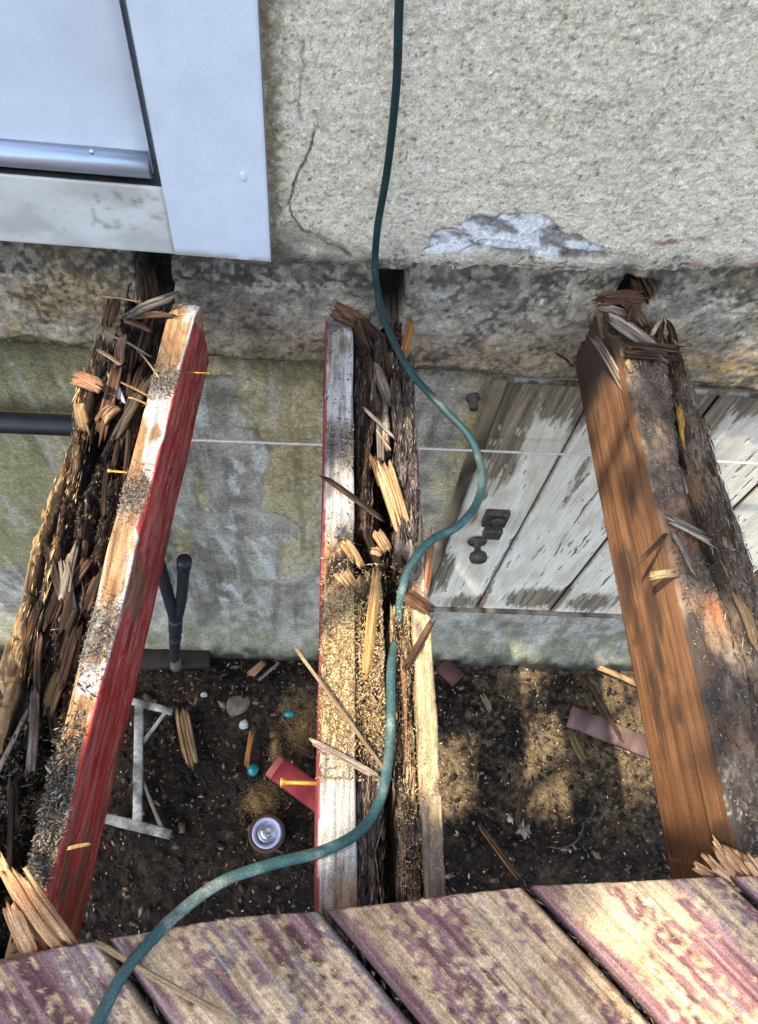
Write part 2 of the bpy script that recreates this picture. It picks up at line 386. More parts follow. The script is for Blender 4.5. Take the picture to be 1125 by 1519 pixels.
crack = wpts([(466, 165), (470, 190), (463, 222), (447, 250), (434, 275), (428, 300), (431, 322), (450, 345), (482, 362), (522, 382)])
crack2 = wpts([(449, 60), (447, 100), (444, 140), (440, 175)])
patch = wpts([(626, 374), (650, 346), (700, 322), (760, 316), (820, 326), (846, 348), (890, 362), (900, 379), (840, 382), (740, 372), (680, 376)])
chipp = wpts([(412, 345), (428, 330), (470, 348), (515, 368), (527, 384), (480, 372), (430, 362)])
def stucco_y(X, Z):
    n = fb(X * 70, Z * 70, 0.1, 41, 3) - 0.5; n2_ = fb(X * 16, Z * 16, 0.4, 42, 3) - 0.5
    rid = 1 - np.abs(fb(X * 42, Z * 50, 0.7, 43, 3) - 0.5) * 4
    wx = X + (fb(X * 40, Z * 40, 3, 44) - .5) * .02; wz = Z + (fb(X * 40, Z * 40, 4, 45) - .5) * .02
    pm = soft_poly(wx, wz, patch, 0.0025)
    cm = soft_poly(wx, wz, chipp, 0.003)
    d = np.minimum(poly_dist(wx * .6 + X * .4, wz * .6 + Z * .4, crack), 9)
    d2 = poly_dist(wx, wz, crack2)
    y = 0.988 - n * 0.005 - n2_ * 0.007 - np.clip(rid, 0, 1) * 0.0022 * ss(.35, .65, fb(X * 9, Z * 9, 5, 49)) - (fb(X * 190, Z * 190, 3, 48, 2) - .5) * .002
    y = y + pm * (0.006 + 0.006 * ss(0.45, 0.6, fb(X * 26, Z * 60, 5, 46))) + cm * 0.004
    y = y + 0.006 * ss(0.0028, 0.0008, d) + 0.002 * ss(0.002, 0.0006, d2)
    y = y + 0.005 * ss(0.03, 0.0, Z - zl_(X) + (fb(X * 60, 2, 3, 47) - 0.5) * 0.012)
    return y
def stucco_c(X, Z):
    n = fb(X * 9, Z * 9, 1, 51); n3 = fb(X * 170, Z * 170, 2, 52, 3); n4 = fb(X * 40, Z * 40, 5, 56, 3)
    c = ramp([S(152, 140, 118), S(208, 196, 171), S(226, 215, 191)], ss(0.06, 0.72, 0.22 * n + 0.23 * n4 + 0.55 * n3))
    c = mixc(c, S(96, 86, 70), 0.7 * ss(0.72, 0.80, fb(X * 210, Z * 210, 7, 60, 2)))
    wx = X + (fb(X * 40, Z * 40, 3, 44) - .5) * .02; wz = Z + (fb(X * 40, Z * 40, 4, 45) - .5) * .02
    c = mixc(c, S(120, 98, 66), 0.8 * ss(0.030, 0.0, np.abs(X + 0.106) + (n3 - 0.5) * 0.03))      # rusty run beside the casing
    lowm = ss(0.075, 0.0, Z - zl_(X) + (fb(X * 22, Z * 22, 6, 53) - 0.5) * 0.13)
    c = mixc(c, S(92, 84, 66), lowm * ss(0.14, -0.05, X) * 0.85)
    c = mixc(c, S(112, 102, 84), lowm * 0.35)
    c = mixc(c, S(66, 60, 52), .8 * ss(.040, .010, Z - zl_(X) + (fb(X * 30, Z * 30, 8, 54, 4) - .5) * .09) * ss(.35, .5, n3 * .5 + .5 * fb(X * 14, 2, 2, 55)))
    pm = soft_poly(wx, wz, patch, 0.003)
    gp = fb(X * 25, Z * 60, 5, 46)
    right = ss(0.30, 0.42, X) * ss(0.03, -0.015, Z - 2.085)
    pc = ramp([S(232, 230, 226), S(206, 204, 200), S(150, 147, 140), S(112, 106, 98)], np.clip(ss(0.40, 0.58, gp) * 0.7 + right * 0.35 + (n3 - .5) * .5, 0, 1))
    pc = mixc(pc, S(84, 76, 66), .8 * ss(.03, .0, np.abs(fb(X * 22, Z * 48, 15, 61, 3) - .5)))
    c = mixc(c, pc, pm)
    edge = ss(0.006, 0.0, poly_dist(wx, wz, patch + [patch[0]])) * ss(0.45, 0.6, fb(X * 20, Z * 20, 8, 57))
    c = mixc(c, S(96, 86, 74), edge * 0.6)
    cm = soft_poly(wx, wz, chipp, 0.004); c = mixc(c, S(150, 138, 116), cm * 0.7)
    d = poly_dist(wx * .6 + X * .4, wz * .6 + Z * .4, crack); c = mixc(c, S(70, 62, 52), ss(0.0020, 0.0008, d) * ss(0.36, 0.55, fb(X * 30, Z * 30, 9, 58)) * 0.9)
    d2 = poly_dist(wx, wz, crack2); c = mixc(c, S(110, 98, 80), ss(0.003, 0.0008, d2) * 0.5)
    for px, py, rx, rz in [(1015, 357, .03, .006), (985, 358, .03, .005), (1120, 386, .03, .008), (868, 380, .02, .004), (662, 338, .012, .005), (675, 342, .02, .005), (790, 395, .05, .003), (1050, 352, .05, .004), (740, 270, .05, .003), (1030, 392, .02, .006)]:
        c = mixc(c, S(142, 62, 54), 0.75 * blob(X, Z, px, py, rx, rz) * ss(0.42, 0.62, fb(X * 60, Z * 160, 7, 59)))
    return c
sx = axis_grid(-0.20, -0.135, 0.86, 4.0, 0.0025, 0.03)
sw = axis_grid(0, 0, 0.50, 2.6, 0.0025, 0.05)
wall_sheet('stucco_wall', sx, sw, lambda X, W: zl_(X) + W, stucco_y, stucco_c, M_stucco)
sx2 = np.arange(-4.0, -1.29, 0.04)
wall_sheet('stucco_wall', sx2, np.arange(0, 2.61, 0.04), lambda X, W: zl_(X) + W, stucco_y, lambda X, Z: stucco_c(X, Z), M_stucco)

# ---- mouldy concrete band with three joist pockets
pockets = [(-0.352, -0.292, 1.86, 2.03), (0.072, 0.124, 1.885, 2.045), (0.505, 0.572, 1.86, 2.045)]
ZB0 = 1.762
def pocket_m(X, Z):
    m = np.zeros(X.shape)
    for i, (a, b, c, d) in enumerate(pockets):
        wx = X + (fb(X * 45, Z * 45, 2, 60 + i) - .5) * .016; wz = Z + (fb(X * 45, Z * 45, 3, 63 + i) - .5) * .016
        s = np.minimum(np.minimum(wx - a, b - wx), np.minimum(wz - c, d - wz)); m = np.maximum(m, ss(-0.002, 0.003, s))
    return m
def band_y(X, Z):
    n = fb(X * 14, Z * 14, 0.3, 71, 3) - 0.5; n2_ = fb(X * 75, Z * 75, 0.9, 72, 4) - 0.5
    y = 0.982 - n * 0.018 - n2_ * 0.007 + 0.016 * ss(-.012, .03, Z - zl_(X) + (fb(X * 18, 3, 3, 75) - .5) * .03)
    y = y + 0.016 * ss(0.03, 0, Z - ZB0 + (fb(X * 12, 1, 1, 73) - .5) * .05)
    gash = blob(X, Z, 455, 545, .03, .02); y = y + 0.03 * ss(0.4, 0.7, gash + (fb(X * 60, Z * 60, 1, 74) - .5) * .3)
    return y + 0.105 * pocket_m(X, Z)
def band_c(X, Z):
    n = fb(X * 7, Z * 9, 1, 81); n2_ = fb(X * 45, Z * 45, 2, 82, 4); n3 = fb(X * 120, Z * 120, 3, 83, 3)
    c = ramp([S(140, 128, 108), S(186, 173, 148), S(216, 204, 180)], ss(0.25, 0.75, 0.35 * n + 0.25 * n2_ + 0.4 * n3))
    c = mixc(c, S(172, 146, 100), 0.75 * ss(0.42, 0.68, fb(X * 11, Z * 11, 6, 84)) * np.clip(ss(-0.2, -0.5, X) + ss(0.2, 0.9, X), 0, 1))
    c = mixc(c, S(188, 154, 98), 0.8 * np.clip(blob(X, Z, 1080, 540, .25, .05) + 0.7 * blob(X, Z, 690, 520, .2, .035), 0, 1) * ss(0.3, 0.6, n2_))
    c = mixc(c, S(176, 168, 150), 0.8 * ss(0.3, 0.6, blob(X, Z, 655, 440, .05, .04) + (n2_ - .5) * .5))
    zrel = (Z - ZB0) / (zl_(X) - ZB0)
    black = ss(0.50, 0.66, fb(X * 22, Z * 22, 4, 85) * 0.45 + n3 * 0.55 + 0.10 * ss(0.75, 1.0, zrel) + 0.05 * blob(X, Z, 740, 410, .12, .05) - 0.02)
    c = mixc(c, S(60, 55, 48), black * 0.7)
    c = mixc(c, S(76, 69, 60), 0.55 * ss(0.86, 1.0, zrel + (n2_ - .5) * .3))
    c = mixc(c, S(44, 40, 36), (.2 + .45 * ss(.5, .95, zrel)) * ss(.52, .62, .5 * fb(X * 35, Z * 35, 14, 86, 4) + .5 * n3 + .08 * ss(.5, 1, zrel)))
    c = mixc(c, S(78, 80, 44), 0.65 * ss(0.25, 0.0, zrel + (n2_ - .5) * .4) * ss(0.1, -0.25, X))
    c = mixc(c, S(60, 44, 32), 0.75 * ss(0.10, 0.0, zrel + (n3 - .5) * .25))
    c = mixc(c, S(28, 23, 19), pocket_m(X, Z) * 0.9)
    return c
bx_ = axis_grid(-4, -1.0, 1.25, 4.0, 0.003, 0.04)
wall_sheet('concrete_band', bx_, np.linspace(0, 1, 96), lambda X, W: ZB0 + (zl_(X) + 0.030 - ZB0) * W, band_y, band_c, M_conc, 0.13)

# ---- foundation, with an opening for the cellar door
DX0, DX1, DZ0, DZ1 = 0.348, 1.50, 0.452, 1.738
greyP = wpts([(285, 575), (345, 568), (352, 612), (372, 648), (398, 672), (402, 700), (386, 730), (388, 768), (420, 772), (444, 790), (440, 808), (412, 806), (412, 868), (372, 880), (360, 900), (260, 905), (240, 800), (262, 700)])
tanP = [wpts([(392, 722), (428, 700), (442, 740), (420, 774), (398, 764)]), wpts([(255, 795), (282, 788), (285, 830), (262, 840)]), wpts([(282, 720), (296, 718), (308, 756), (300, 766), (288, 744)])]
def found_y(X, Z):
    n = fb(X * 6, Z * 6, 0.3, 91, 3) - 0.5; n2_ = fb(X * 40, Z * 40, 0.9, 92, 4) - 0.5
    wx = X + (fb(X * 30, Z * 30, 1, 93) - .5) * .03; wz = Z + (fb(X * 30, Z * 30, 2, 94) - .5) * .05
    g = soft_poly(wx, wz, greyP, 0.006)
    return 1.008 - n * 0.012 - n2_ * 0.005 + 0.007 * g - 0.055 * ss(0.22, 0.0, Z + (fb(X * 9, 1, 2, 95) - .5) * .06)
def found_c(X, Z):
    n = fb(X * 4, Z * 4, 1, 96); n2_ = fb(X * 24, Z * 18, 2, 97, 4); n3 = fb(X * 90, Z * 50, 3, 98, 3)
    c = ramp([S(152, 140, 108), S(186, 174, 138), S(204, 192, 158)], ss(0.25, 0.75, 0.5 * n2_ + 0.5 * n3))
    c = mixc(c, S(146, 142, 102), 0.7 * ss(-0.45, -0.75, X + (n2_ - .5) * .3))
    c = mixc(c, S(160, 134, 72), 0.55 * np.clip(blob(X, Z, 440, 690, .08, .25) + blob(X, Z, 715, 640, .06, .3), 0, 1) * ss(0.3, 0.6, n2_))
    c = mixc(c, S(98, 98, 56), 0.8 * ss(0.38, 0.6, fb(X * 14, Z * 8, 4, 99)) * ss(1.55, 1.74, Z + (n2_ - .5) * .25) * ss(0.3, 0.1, X))
    wx = X + (fb(X * 30, Z * 30, 1, 93) - .5) * .03; wz = Z + (fb(X * 30, Z * 30, 2, 94) - .5) * .05
    gc = ramp([S(120, 116, 106), S(164, 159, 147), S(194, 189, 176)], ss(0.25, 0.75, 0.5 * n2_ + 0.5 * fb(X * 12, Z * 5, 7, 100)))
    g = soft_poly(wx, wz, greyP, 0.009) * .9
    for t in tanP: g = g * (1 - soft_poly(wx, wz, t, 0.006))
    low = ss(0.72, 0.62, Z + (fb(X * 5, Z * 3, 5, 101) - .5) * .55)
    g2 = np.clip(g + low * 0.85 + 0.9 * ss(0.12, 0.16, X) * ss(0.36, 0.27, X + (n2_ - .5) * .15), 0, 1)
    c = mixc(c, gc, g2)
    st = ss(0.60, 0.70, fb(X * 30 + Z * 6, Z * 9, 8, 102, 4)) * np.clip(g + low * .5, 0, 1)
    c = mixc(c, S(220, 219, 214), st * 0.75)
    c = mixc(c, S(96, 92, 74), .45 * ss(.55, .7, fb(X * 45, Z * 3, 12, 103, 4)) * ss(.3, .6, fb(X * 8, Z * 4, 13, 104)))
    c = mixc(c, S(206, 204, 196), .35 * ss(.6, .72, fb(X * 60, Z * 5, 14, 105, 4)))
    ed = ss(0.012, 0.0, poly_dist(wx, wz, greyP + [greyP[0]])); c = mixc(c, S(82, 78, 62), ed * 0.5)
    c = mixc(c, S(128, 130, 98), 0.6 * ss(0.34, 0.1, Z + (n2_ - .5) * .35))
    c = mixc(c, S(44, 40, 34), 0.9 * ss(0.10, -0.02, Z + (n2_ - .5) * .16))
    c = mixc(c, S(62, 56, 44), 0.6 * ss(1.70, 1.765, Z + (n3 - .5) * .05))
    return c
def found_part(x0, x1, z0, z1, fx=0.0055, fz=0.008):
    xs = axis_grid(x0, max(x0, -1.25), min(x1, 1.6), x1, fx, 0.05); xs[-1] = x1
    zs = np.linspace(z0, z1, max(6, int((z1 - z0) / fz)))
    wall_sheet('foundation_wall', xs, zs, lambda X, W: W, found_y, found_c, M_found, 0.10)
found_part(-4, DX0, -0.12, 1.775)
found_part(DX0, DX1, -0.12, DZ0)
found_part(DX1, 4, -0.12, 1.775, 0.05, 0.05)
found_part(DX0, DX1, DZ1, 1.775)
# solid masonry behind the faces
for lo, hi in [((-4, 1.125, -0.1), (4, 1.35, 1.79)), ((-4, 1.14, 1.795), (4, 1.35, 4.62))]:
    bevel_box('masonry', lo, hi, M_conc, house, lambda v: np.tile(S(60, 54, 46), (len(v), 1)), 0.0)

# ---- door casing, entry door, sill
def white_c(v):
    n = fb(v[:, 0] * 30, v[:, 1] * 30, v[:, 2] * 30, 111, 3)
    c = ramp([S(202, 209, 216), S(214, 221, 228)], n)
    c = mixc(c, S(150, 138, 112), 0.7 * ss(0.016, 0.002, v[:, 2] - CB - .002) * ss(0.35, 0.6, n))
    c = mixc(c, S(170, 172, 174), .22 * ss(.5, .72, fb(v[:, 0] * 9, v[:, 1] * 9, v[:, 2] * 6, 112, 4)))
    return c
def fine_panel(name, lo, hi, mat, parent, colf, n=(1, 1), bev=0.003):
    """box with a finely divided front face (facing -y)"""
    xs = np.linspace(lo[0], hi[0], n[0] + 1); zs = np.unique(np.concatenate([np.linspace(lo[2], min(hi[2], lo[2] + 0.5), n[1] + 1), [hi[2]]]))
    xs = np.unique(np.concatenate([xs, [lo[0] + bev, hi[0] - bev]])); zs = np.unique(np.concatenate([zs, [lo[2] + bev, hi[2] - bev]]))
    X, Z = np.meshgrid(xs, zs, indexing='ij'); e = np.minimum(np.minimum(X - lo[0], hi[0] - X), np.minimum(Z - lo[2], hi[2] - Z))
    Y = lo[1] + np.clip(bev - e, 0, None) * 0.7
    F = np.stack([X, Y, Z], -1); B = F.copy(); B[..., 1] = hi[1]; n_, m_ = X.shape
    V = np.concatenate([F.reshape(-1, 3), B.reshape(-1, 3)]); q = list(gridq(n_, m_)); k = n_ * m_
    q += list(gridq(n_, m_, k)[:, ::-1])
    idx = np.arange(k).reshape(n_, m_); rim = np.concatenate([idx[:-1, 0], idx[-1, :-1], idx[:0:-1, -1], idx[0, :0:-1]]); r2 = np.roll(rim, -1)
    q += list(np.stack([r2, rim, rim + k, r2 + k], -1))
    return link(name, mesh_np(name, V - org(house), q, colf(V), False), mat, parent)
def offset_child(o, parent_part):       # re-parent a mesh under another part of the house
    o.parent = parent_part; return o
CB = at_y(330, 384, .962)[2]; CX0 = at_y(260, 380, .962)[0]; CX1 = at_y(402, 388, .962)[0]
cas = fine_panel('door_casing', (CX0, 0.962, CB), (CX1, 1.05, 4.25), M_white, house, white_c, (30, 90))
fine_panel('door_casing', (-1.36, 0.962, CB), (-1.20, 1.05, 4.25), M_white, house, white_c, (6, 10))
fine_panel('door_casing', (-1.36, 0.964, 4.254), (CX1, 1.05, 4.40), M_white, house, white_c, (6, 4))
door = fine_panel('entry_door', (-1.196, 0.990, 2.168), (CX0 - .0165, 1.035, 4.25), M_white, house, lambda v: white_c(v), (40, 60), 0.004)
# half-round aluminium door sweep with its screw
a = np.linspace(-0.5 * math.pi, 0.5 * math.pi, 13)
prof = np.stack([np.zeros(13), 0.986 - 0.015 * np.cos(a), 2.1835 + 0.0185 * np.sin(a)], -1)
prof = np.vstack([prof, [[0, 0.989, 2.206], [0, 0.989, 2.161]]])
Rr = np.stack([prof + [x, 0, 0] for x in (-1.19, CX0 - .0175)])
V, q, t = loft(Rr); sw_ = link('door_sweep', mesh_np('door_sweep', V - org(house), q, None, True, t), M_alu, door)
sp = at_y(137, 224, 0.972)
link('screw', tube_mesh('screw', np.array([sp, sp + [0, -0.004, 0.001], sp + [0, -0.0055, 0.0013]]) - org(house), [0.0042, 0.004, 0.001], 10), M_alu, door)
# a dimple of filler on the casing
dp = at_y(361, 262, 0.962)
th = np.linspace(0, 2 * math.pi, 14)[:-1]
Rr = np.stack([np.stack([dp[0] + r * (0.0045 * np.cos(th)), np.full(13, 0.9615 + y), dp[2] + r * 0.008 * np.sin(th)], -1) for r, y in [(1.3, 0.002), (1.0, -0.0012), (0.5, -0.002)]])
V, q, t = loft(Rr); link('filler_dab', mesh_np('filler_dab', V - org(house), q, np.tile(S(205, 212, 222), (len(V), 1)), True, t), M_white, cas)
def sill_c(v):
    n = fb(v[:, 0] * 18, v[:, 1] * 8, v[:, 2] * 30, 121, 4); n2_ = fb(v[:, 0] * 90, 3, v[:, 2] * 90, 122, 3)
    c = ramp([S(184, 181, 172), S(202, 200, 192), S(212, 211, 205)], ss(0.25, 0.75, n))
    sp_ = np.exp(-((v[:, 0] + 0.33) / .06) ** 2 - ((v[:, 2] - 2.13) / .025) ** 2) + 0.7 * np.exp(-((v[:, 0] + 0.37) / .07) ** 2 - ((v[:, 2] - 2.08) / .02) ** 2)
    c = mixc(c, S(92, 88, 80), np.clip(0.5 * ss(0.50, 0.72, n2_ * 0.7 + sp_ * 0.25), 0, 1))
    c = mixc(c, S(98, 90, 74), 0.7 * ss(0.02, 0.0, v[:, 2] - 2.016) * ss(0.4, 0.6, n2_))
    return c
fine_panel('door_sill', (-1.196, 0.974, at_y(130, 368, .974)[2]), (CX0 - .0025, 1.06, 2.158), M_white, house, sill_c, (150, 50), 0.003)
bevel_box('sill_gap', (-1.19, 1.036, 2.159), (CX0 - .0025, 1.06, 2.167), M_conc, house, lambda v: np.tile(S(30, 27, 24), (len(v), 1)), 0.0)

# ---- cellar door of wide peeling planks
cdoor = bpy.data.objects.new('cellar_door', None); C.objects.link(cdoor); cdoor.parent = house; cdoor['label'] = 'peeling white cellar door of wide vertical planks'
def plank_c(X, Z, seed, e):
    n = fb(X * 110, Z * 5, 1, seed, 4); n2_ = fb(X * 30, Z * 8, 2, 131, 4); nf = fb(X * 150, Z * 16, 2, 132, 4)
    wave = fb(X * 260 + 10 * fb(X * 9, Z * 2.2, 3, seed + 1, 2), Z * 3.5, 2, seed + 7, 3); wave = ss(.3, .7, wave)
    wood = ramp([S(76, 64, 50), S(136, 122, 103), S(178, 164, 143)], np.clip(0.55 * n + 0.45 * wave, 0, 1))
    pnt = ramp([S(218, 208, 186), S(238, 230, 210), S(244, 238, 222)], ss(0.2, 0.8, n2_))
    bare = 0.0 * X
    for px, py, rx, rz, s in [(770, 600, .07, .22, 1.2), (850, 590, .14, .13, 1.1), (745, 690, .06, .2, .95), (1040, 610, .12, .14, 1.2), (1110, 600, .12, .10, 1.0), (700, 775, .04, .10, .8), (690, 900, .12, .08, 1.0), (800, 895, .14, .10, 1.15), (880, 900, .12, .10, 1.1), (660, 860, .03, .2, .9), (920, 760, .03, .14, .9), (860, 720, .02, .3, .6)]:
        bare = np.maximum(bare, s * blob(X, Z, px, py, rx, rz, 1.0))
    bare = bare + 0.55 * ss(0.022, 0.0, e) * (0.35 + 1.1 * fb(3, Z * 7, 1, seed + 5))
    m = ss(0.60, 0.66, bare + (nf - .5) * .75 + (n2_ - .5) * .5 + (wave - .5) * .25)
    flake = ss(0.69, 0.72, nf * 0.7 + n2_ * 0.35) ; m = np.clip(m + flake, 0, 1)
    c = pnt * (1 - m[..., None]) + wood * m[..., None]
    rim = ss(0.38, 0.5, bare + (nf - .5) * .45 + (n2_ - .5) * .5) * (1 - m); c = mixc(c, S(150, 140, 118), rim * 0.35)
    c = mixc(c, S(70, 62, 50), 0.6 * ss(0.008, 0.0, e)); return c, m
edges = [0.379, 0.5835, 0.8655, 1.150, 1.44]
for i in range(4):
    x0, x1 = edges[i] + 0.002, edges[i + 1] - 0.002
    yf = [1.016, 1.018, 1.015, 1.012][i]
    xs = np.linspace(x0, x1, int((x1 - x0) / 0.0035)); zs = np.linspace(DZ0 + 0.006, DZ1 - 0.012, 300)
    X, Z = np.meshgrid(xs, zs, indexing='ij'); e = np.minimum(X - x0, x1 - X)
    c, m = plank_c(X, Z, 140 + i, e)
    crk = 9 * np.ones_like(X)
    if i == 1:
        crk = poly_dist(X + (fb(2, Z * 14, 1, 7) - .5) * .02, Z, [(0.735, 1.3), (0.742, 0.75)]); k = ss(0.0035, 0.001, crk) * ss(0.42, 0.55, fb(1, Z * 12, 3, 9)); c = mixc(c, S(40, 34, 28), k)
    Y = yf + 0.0022 * m + np.clip(0.004 - e, 0, None) * 0.9 + (fb(X * 120, Z * 5, 1, 150 + i) - .5) * 0.002 * (0.3 + m) + 0.004 * ss(0.0035, 0.001, crk)
    V = np.stack([X, Y, Z], -1); n_, m_ = X.shape; B = V.copy(); B[..., 1] = 1.05
    VV = np.concatenate([V.reshape(-1, 3), B.reshape(-1, 3)]); k = n_ * m_; q = list(gridq(n_, m_))
    idx = np.arange(k).reshape(n_, m_); rim = np.concatenate([idx[:-1, 0], idx[-1, :-1], idx[:0:-1, -1], idx[0, :0:-1]]); r2 = np.roll(rim, -1)
    q += list(np.stack([r2, rim, rim + k, r2 + k], -1)); q.append([k, k + (n_ - 1) * m_, 2 * k - 1, k + m_ - 1][::-1])
    link('plank', mesh_np('plank', VV - org(house), q, np.concatenate([c.reshape(-1, 3)] * 2), True), M_doorw, cdoor)
def jamb_c(v):
    n = fb(v[:, 0] * 90, v[:, 1] * 90, v[:, 2] * 6, 161, 4); c = ramp([S(54, 46, 36), S(108, 96, 78), S(146, 134, 112)], ss(0.25, 0.75, n))
    return c
def long_box(name, lo, hi, mat, parent, colf, cuts=60, ax=2):
    L = np.linspace(0, 1, cuts); lo = np.array(lo, float); hi = np.array(hi, float); o1, o2 = [k for k in range(3) if k != ax]
    b = 0.003; pr = [(lo[o1] + b, lo[o2]), (hi[o1] - b, lo[o2]), (hi[o1], lo[o2] + b), (hi[o1], hi[o2] - b), (hi[o1] - b, hi[o2]), (lo[o1] + b, hi[o2]), (lo[o1], hi[o2] - b), (lo[o1], lo[o2] + b)]
    R = np.zeros((cuts, 8, 3))
    for k, (a_, b_) in enumerate(pr): R[:, k, o1] = a_; R[:, k, o2] = b_
    R[:, :, ax] = (lo[ax] + (hi[ax] - lo[ax]) * L)[:, None]
    R[..., o1] += (fb(R[..., ax] * 20, R[..., o1] * 30, R[..., o2] * 30, 171, 3) - .5) * 0.003
    V, q, t = loft(R, flip=(ax == 1)); return link(name, mesh_np(name, V - org(parent if parent is house else house if parent is cdoor else parent), q, colf(V), False, t), mat, parent)
long_box('frame_side', (DX0 - 0.004, 0.998, DZ0 - 0.01), (0.376, 1.06, DZ1), M_doorw, cdoor, jamb_c)
long_box('frame_top', (DX0 - 0.004, 1.004, DZ1 - 0.010), (1.5, 1.06, DZ1 + 0.006), M_doorw, cdoor, lambda v: mixc(jamb_c(v), S(190, 186, 176), 0.8 * ss(.5, .6, fb(v[:, 0] * 30, 1, v[:, 2] * 60, 175))), 160, 0)
long_box('frame_side', (1.444, 0.998, DZ0 - 0.01), (1.505, 1.06, DZ1 - 0.012), M_doorw, cdoor, jamb_c)
long_box('threshold', (DX0 - 0.004, 1.0, DZ0 - 0.006), (1.5, 1.06, DZ0 + 0.003), M_doorw, cdoor, jamb_c, 40, 0)
# knob with rosette, latch with keeper box
kp = at_y(708, 803, 1.01)
def lathe(name, prof, base, axis_dir, mat, parent, K=18, oo=None):
    d = np.array(axis_dir, float); d /= np.linalg.norm(d); s = np.cross(d, (0.1, 0.2, 1)); s /= np.linalg.norm(s); u = np.cross(d, s)
    a = np.arange(K) / K * 2 * math.pi
    R = np.stack([np.array(base) + d * h + r * (np.cos(a)[:, None] * s + np.sin(a)[:, None] * u) for r, h in prof])
    V, q, t = loft(R); return link(name, mesh_np(name, V - (org(house) if oo is None else oo), q, np.tile(S(52, 46, 42), (len(V), 1)), True, t), mat, parent)
lathe('knob', [(0.030, 0), (0.030, 0.004), (0.024, 0.009), (0.011, 0.012), (0.010, 0.03), (0.014, 0.036), (0.025, 0.044), (0.028, 0.055), (0.025, 0.066), (0.012, 0.072)], kp, (0, -1, 0), M_iron, cdoor)
lp = at_y(735, 768, 1.01)
bevel_box('latch', (lp[0] - 0.035, 0.995, lp[2] - 0.035), (lp[0] + 0.035, 1.017, lp[2] + 0.04), M_iron, house, None, 0.004)
bpy.data.objects['latch'].parent = cdoor
lb = bevel_box('latch_keeper', (lp[0] - 0.028, 0.968, lp[2] - 0.06), (lp[0] + 0.024, 0.994, lp[2] - 0.012), M_iron, house, None, 0.004); lb.parent = cdoor
lathe('latch_ring', [(0.017, 0), (0.019, 0.004), (0.017, 0.009), (0.011, 0.010)], (lp[0] + 0.002, 0.994, lp[2] + 0.012), (0, -1, 0), M_iron, cdoor)
# a rusty bolt stub on the foundation
bpz = at_y(702, 592, 1.0); lathe('bolt', [(0.016, 0), (0.016, 0.012), (0.010, 0.014), (0.010, 0.04), (0.004, 0.042)], bpz + [0, 0.012, 0], (0, -1, 0), M_iron, house)

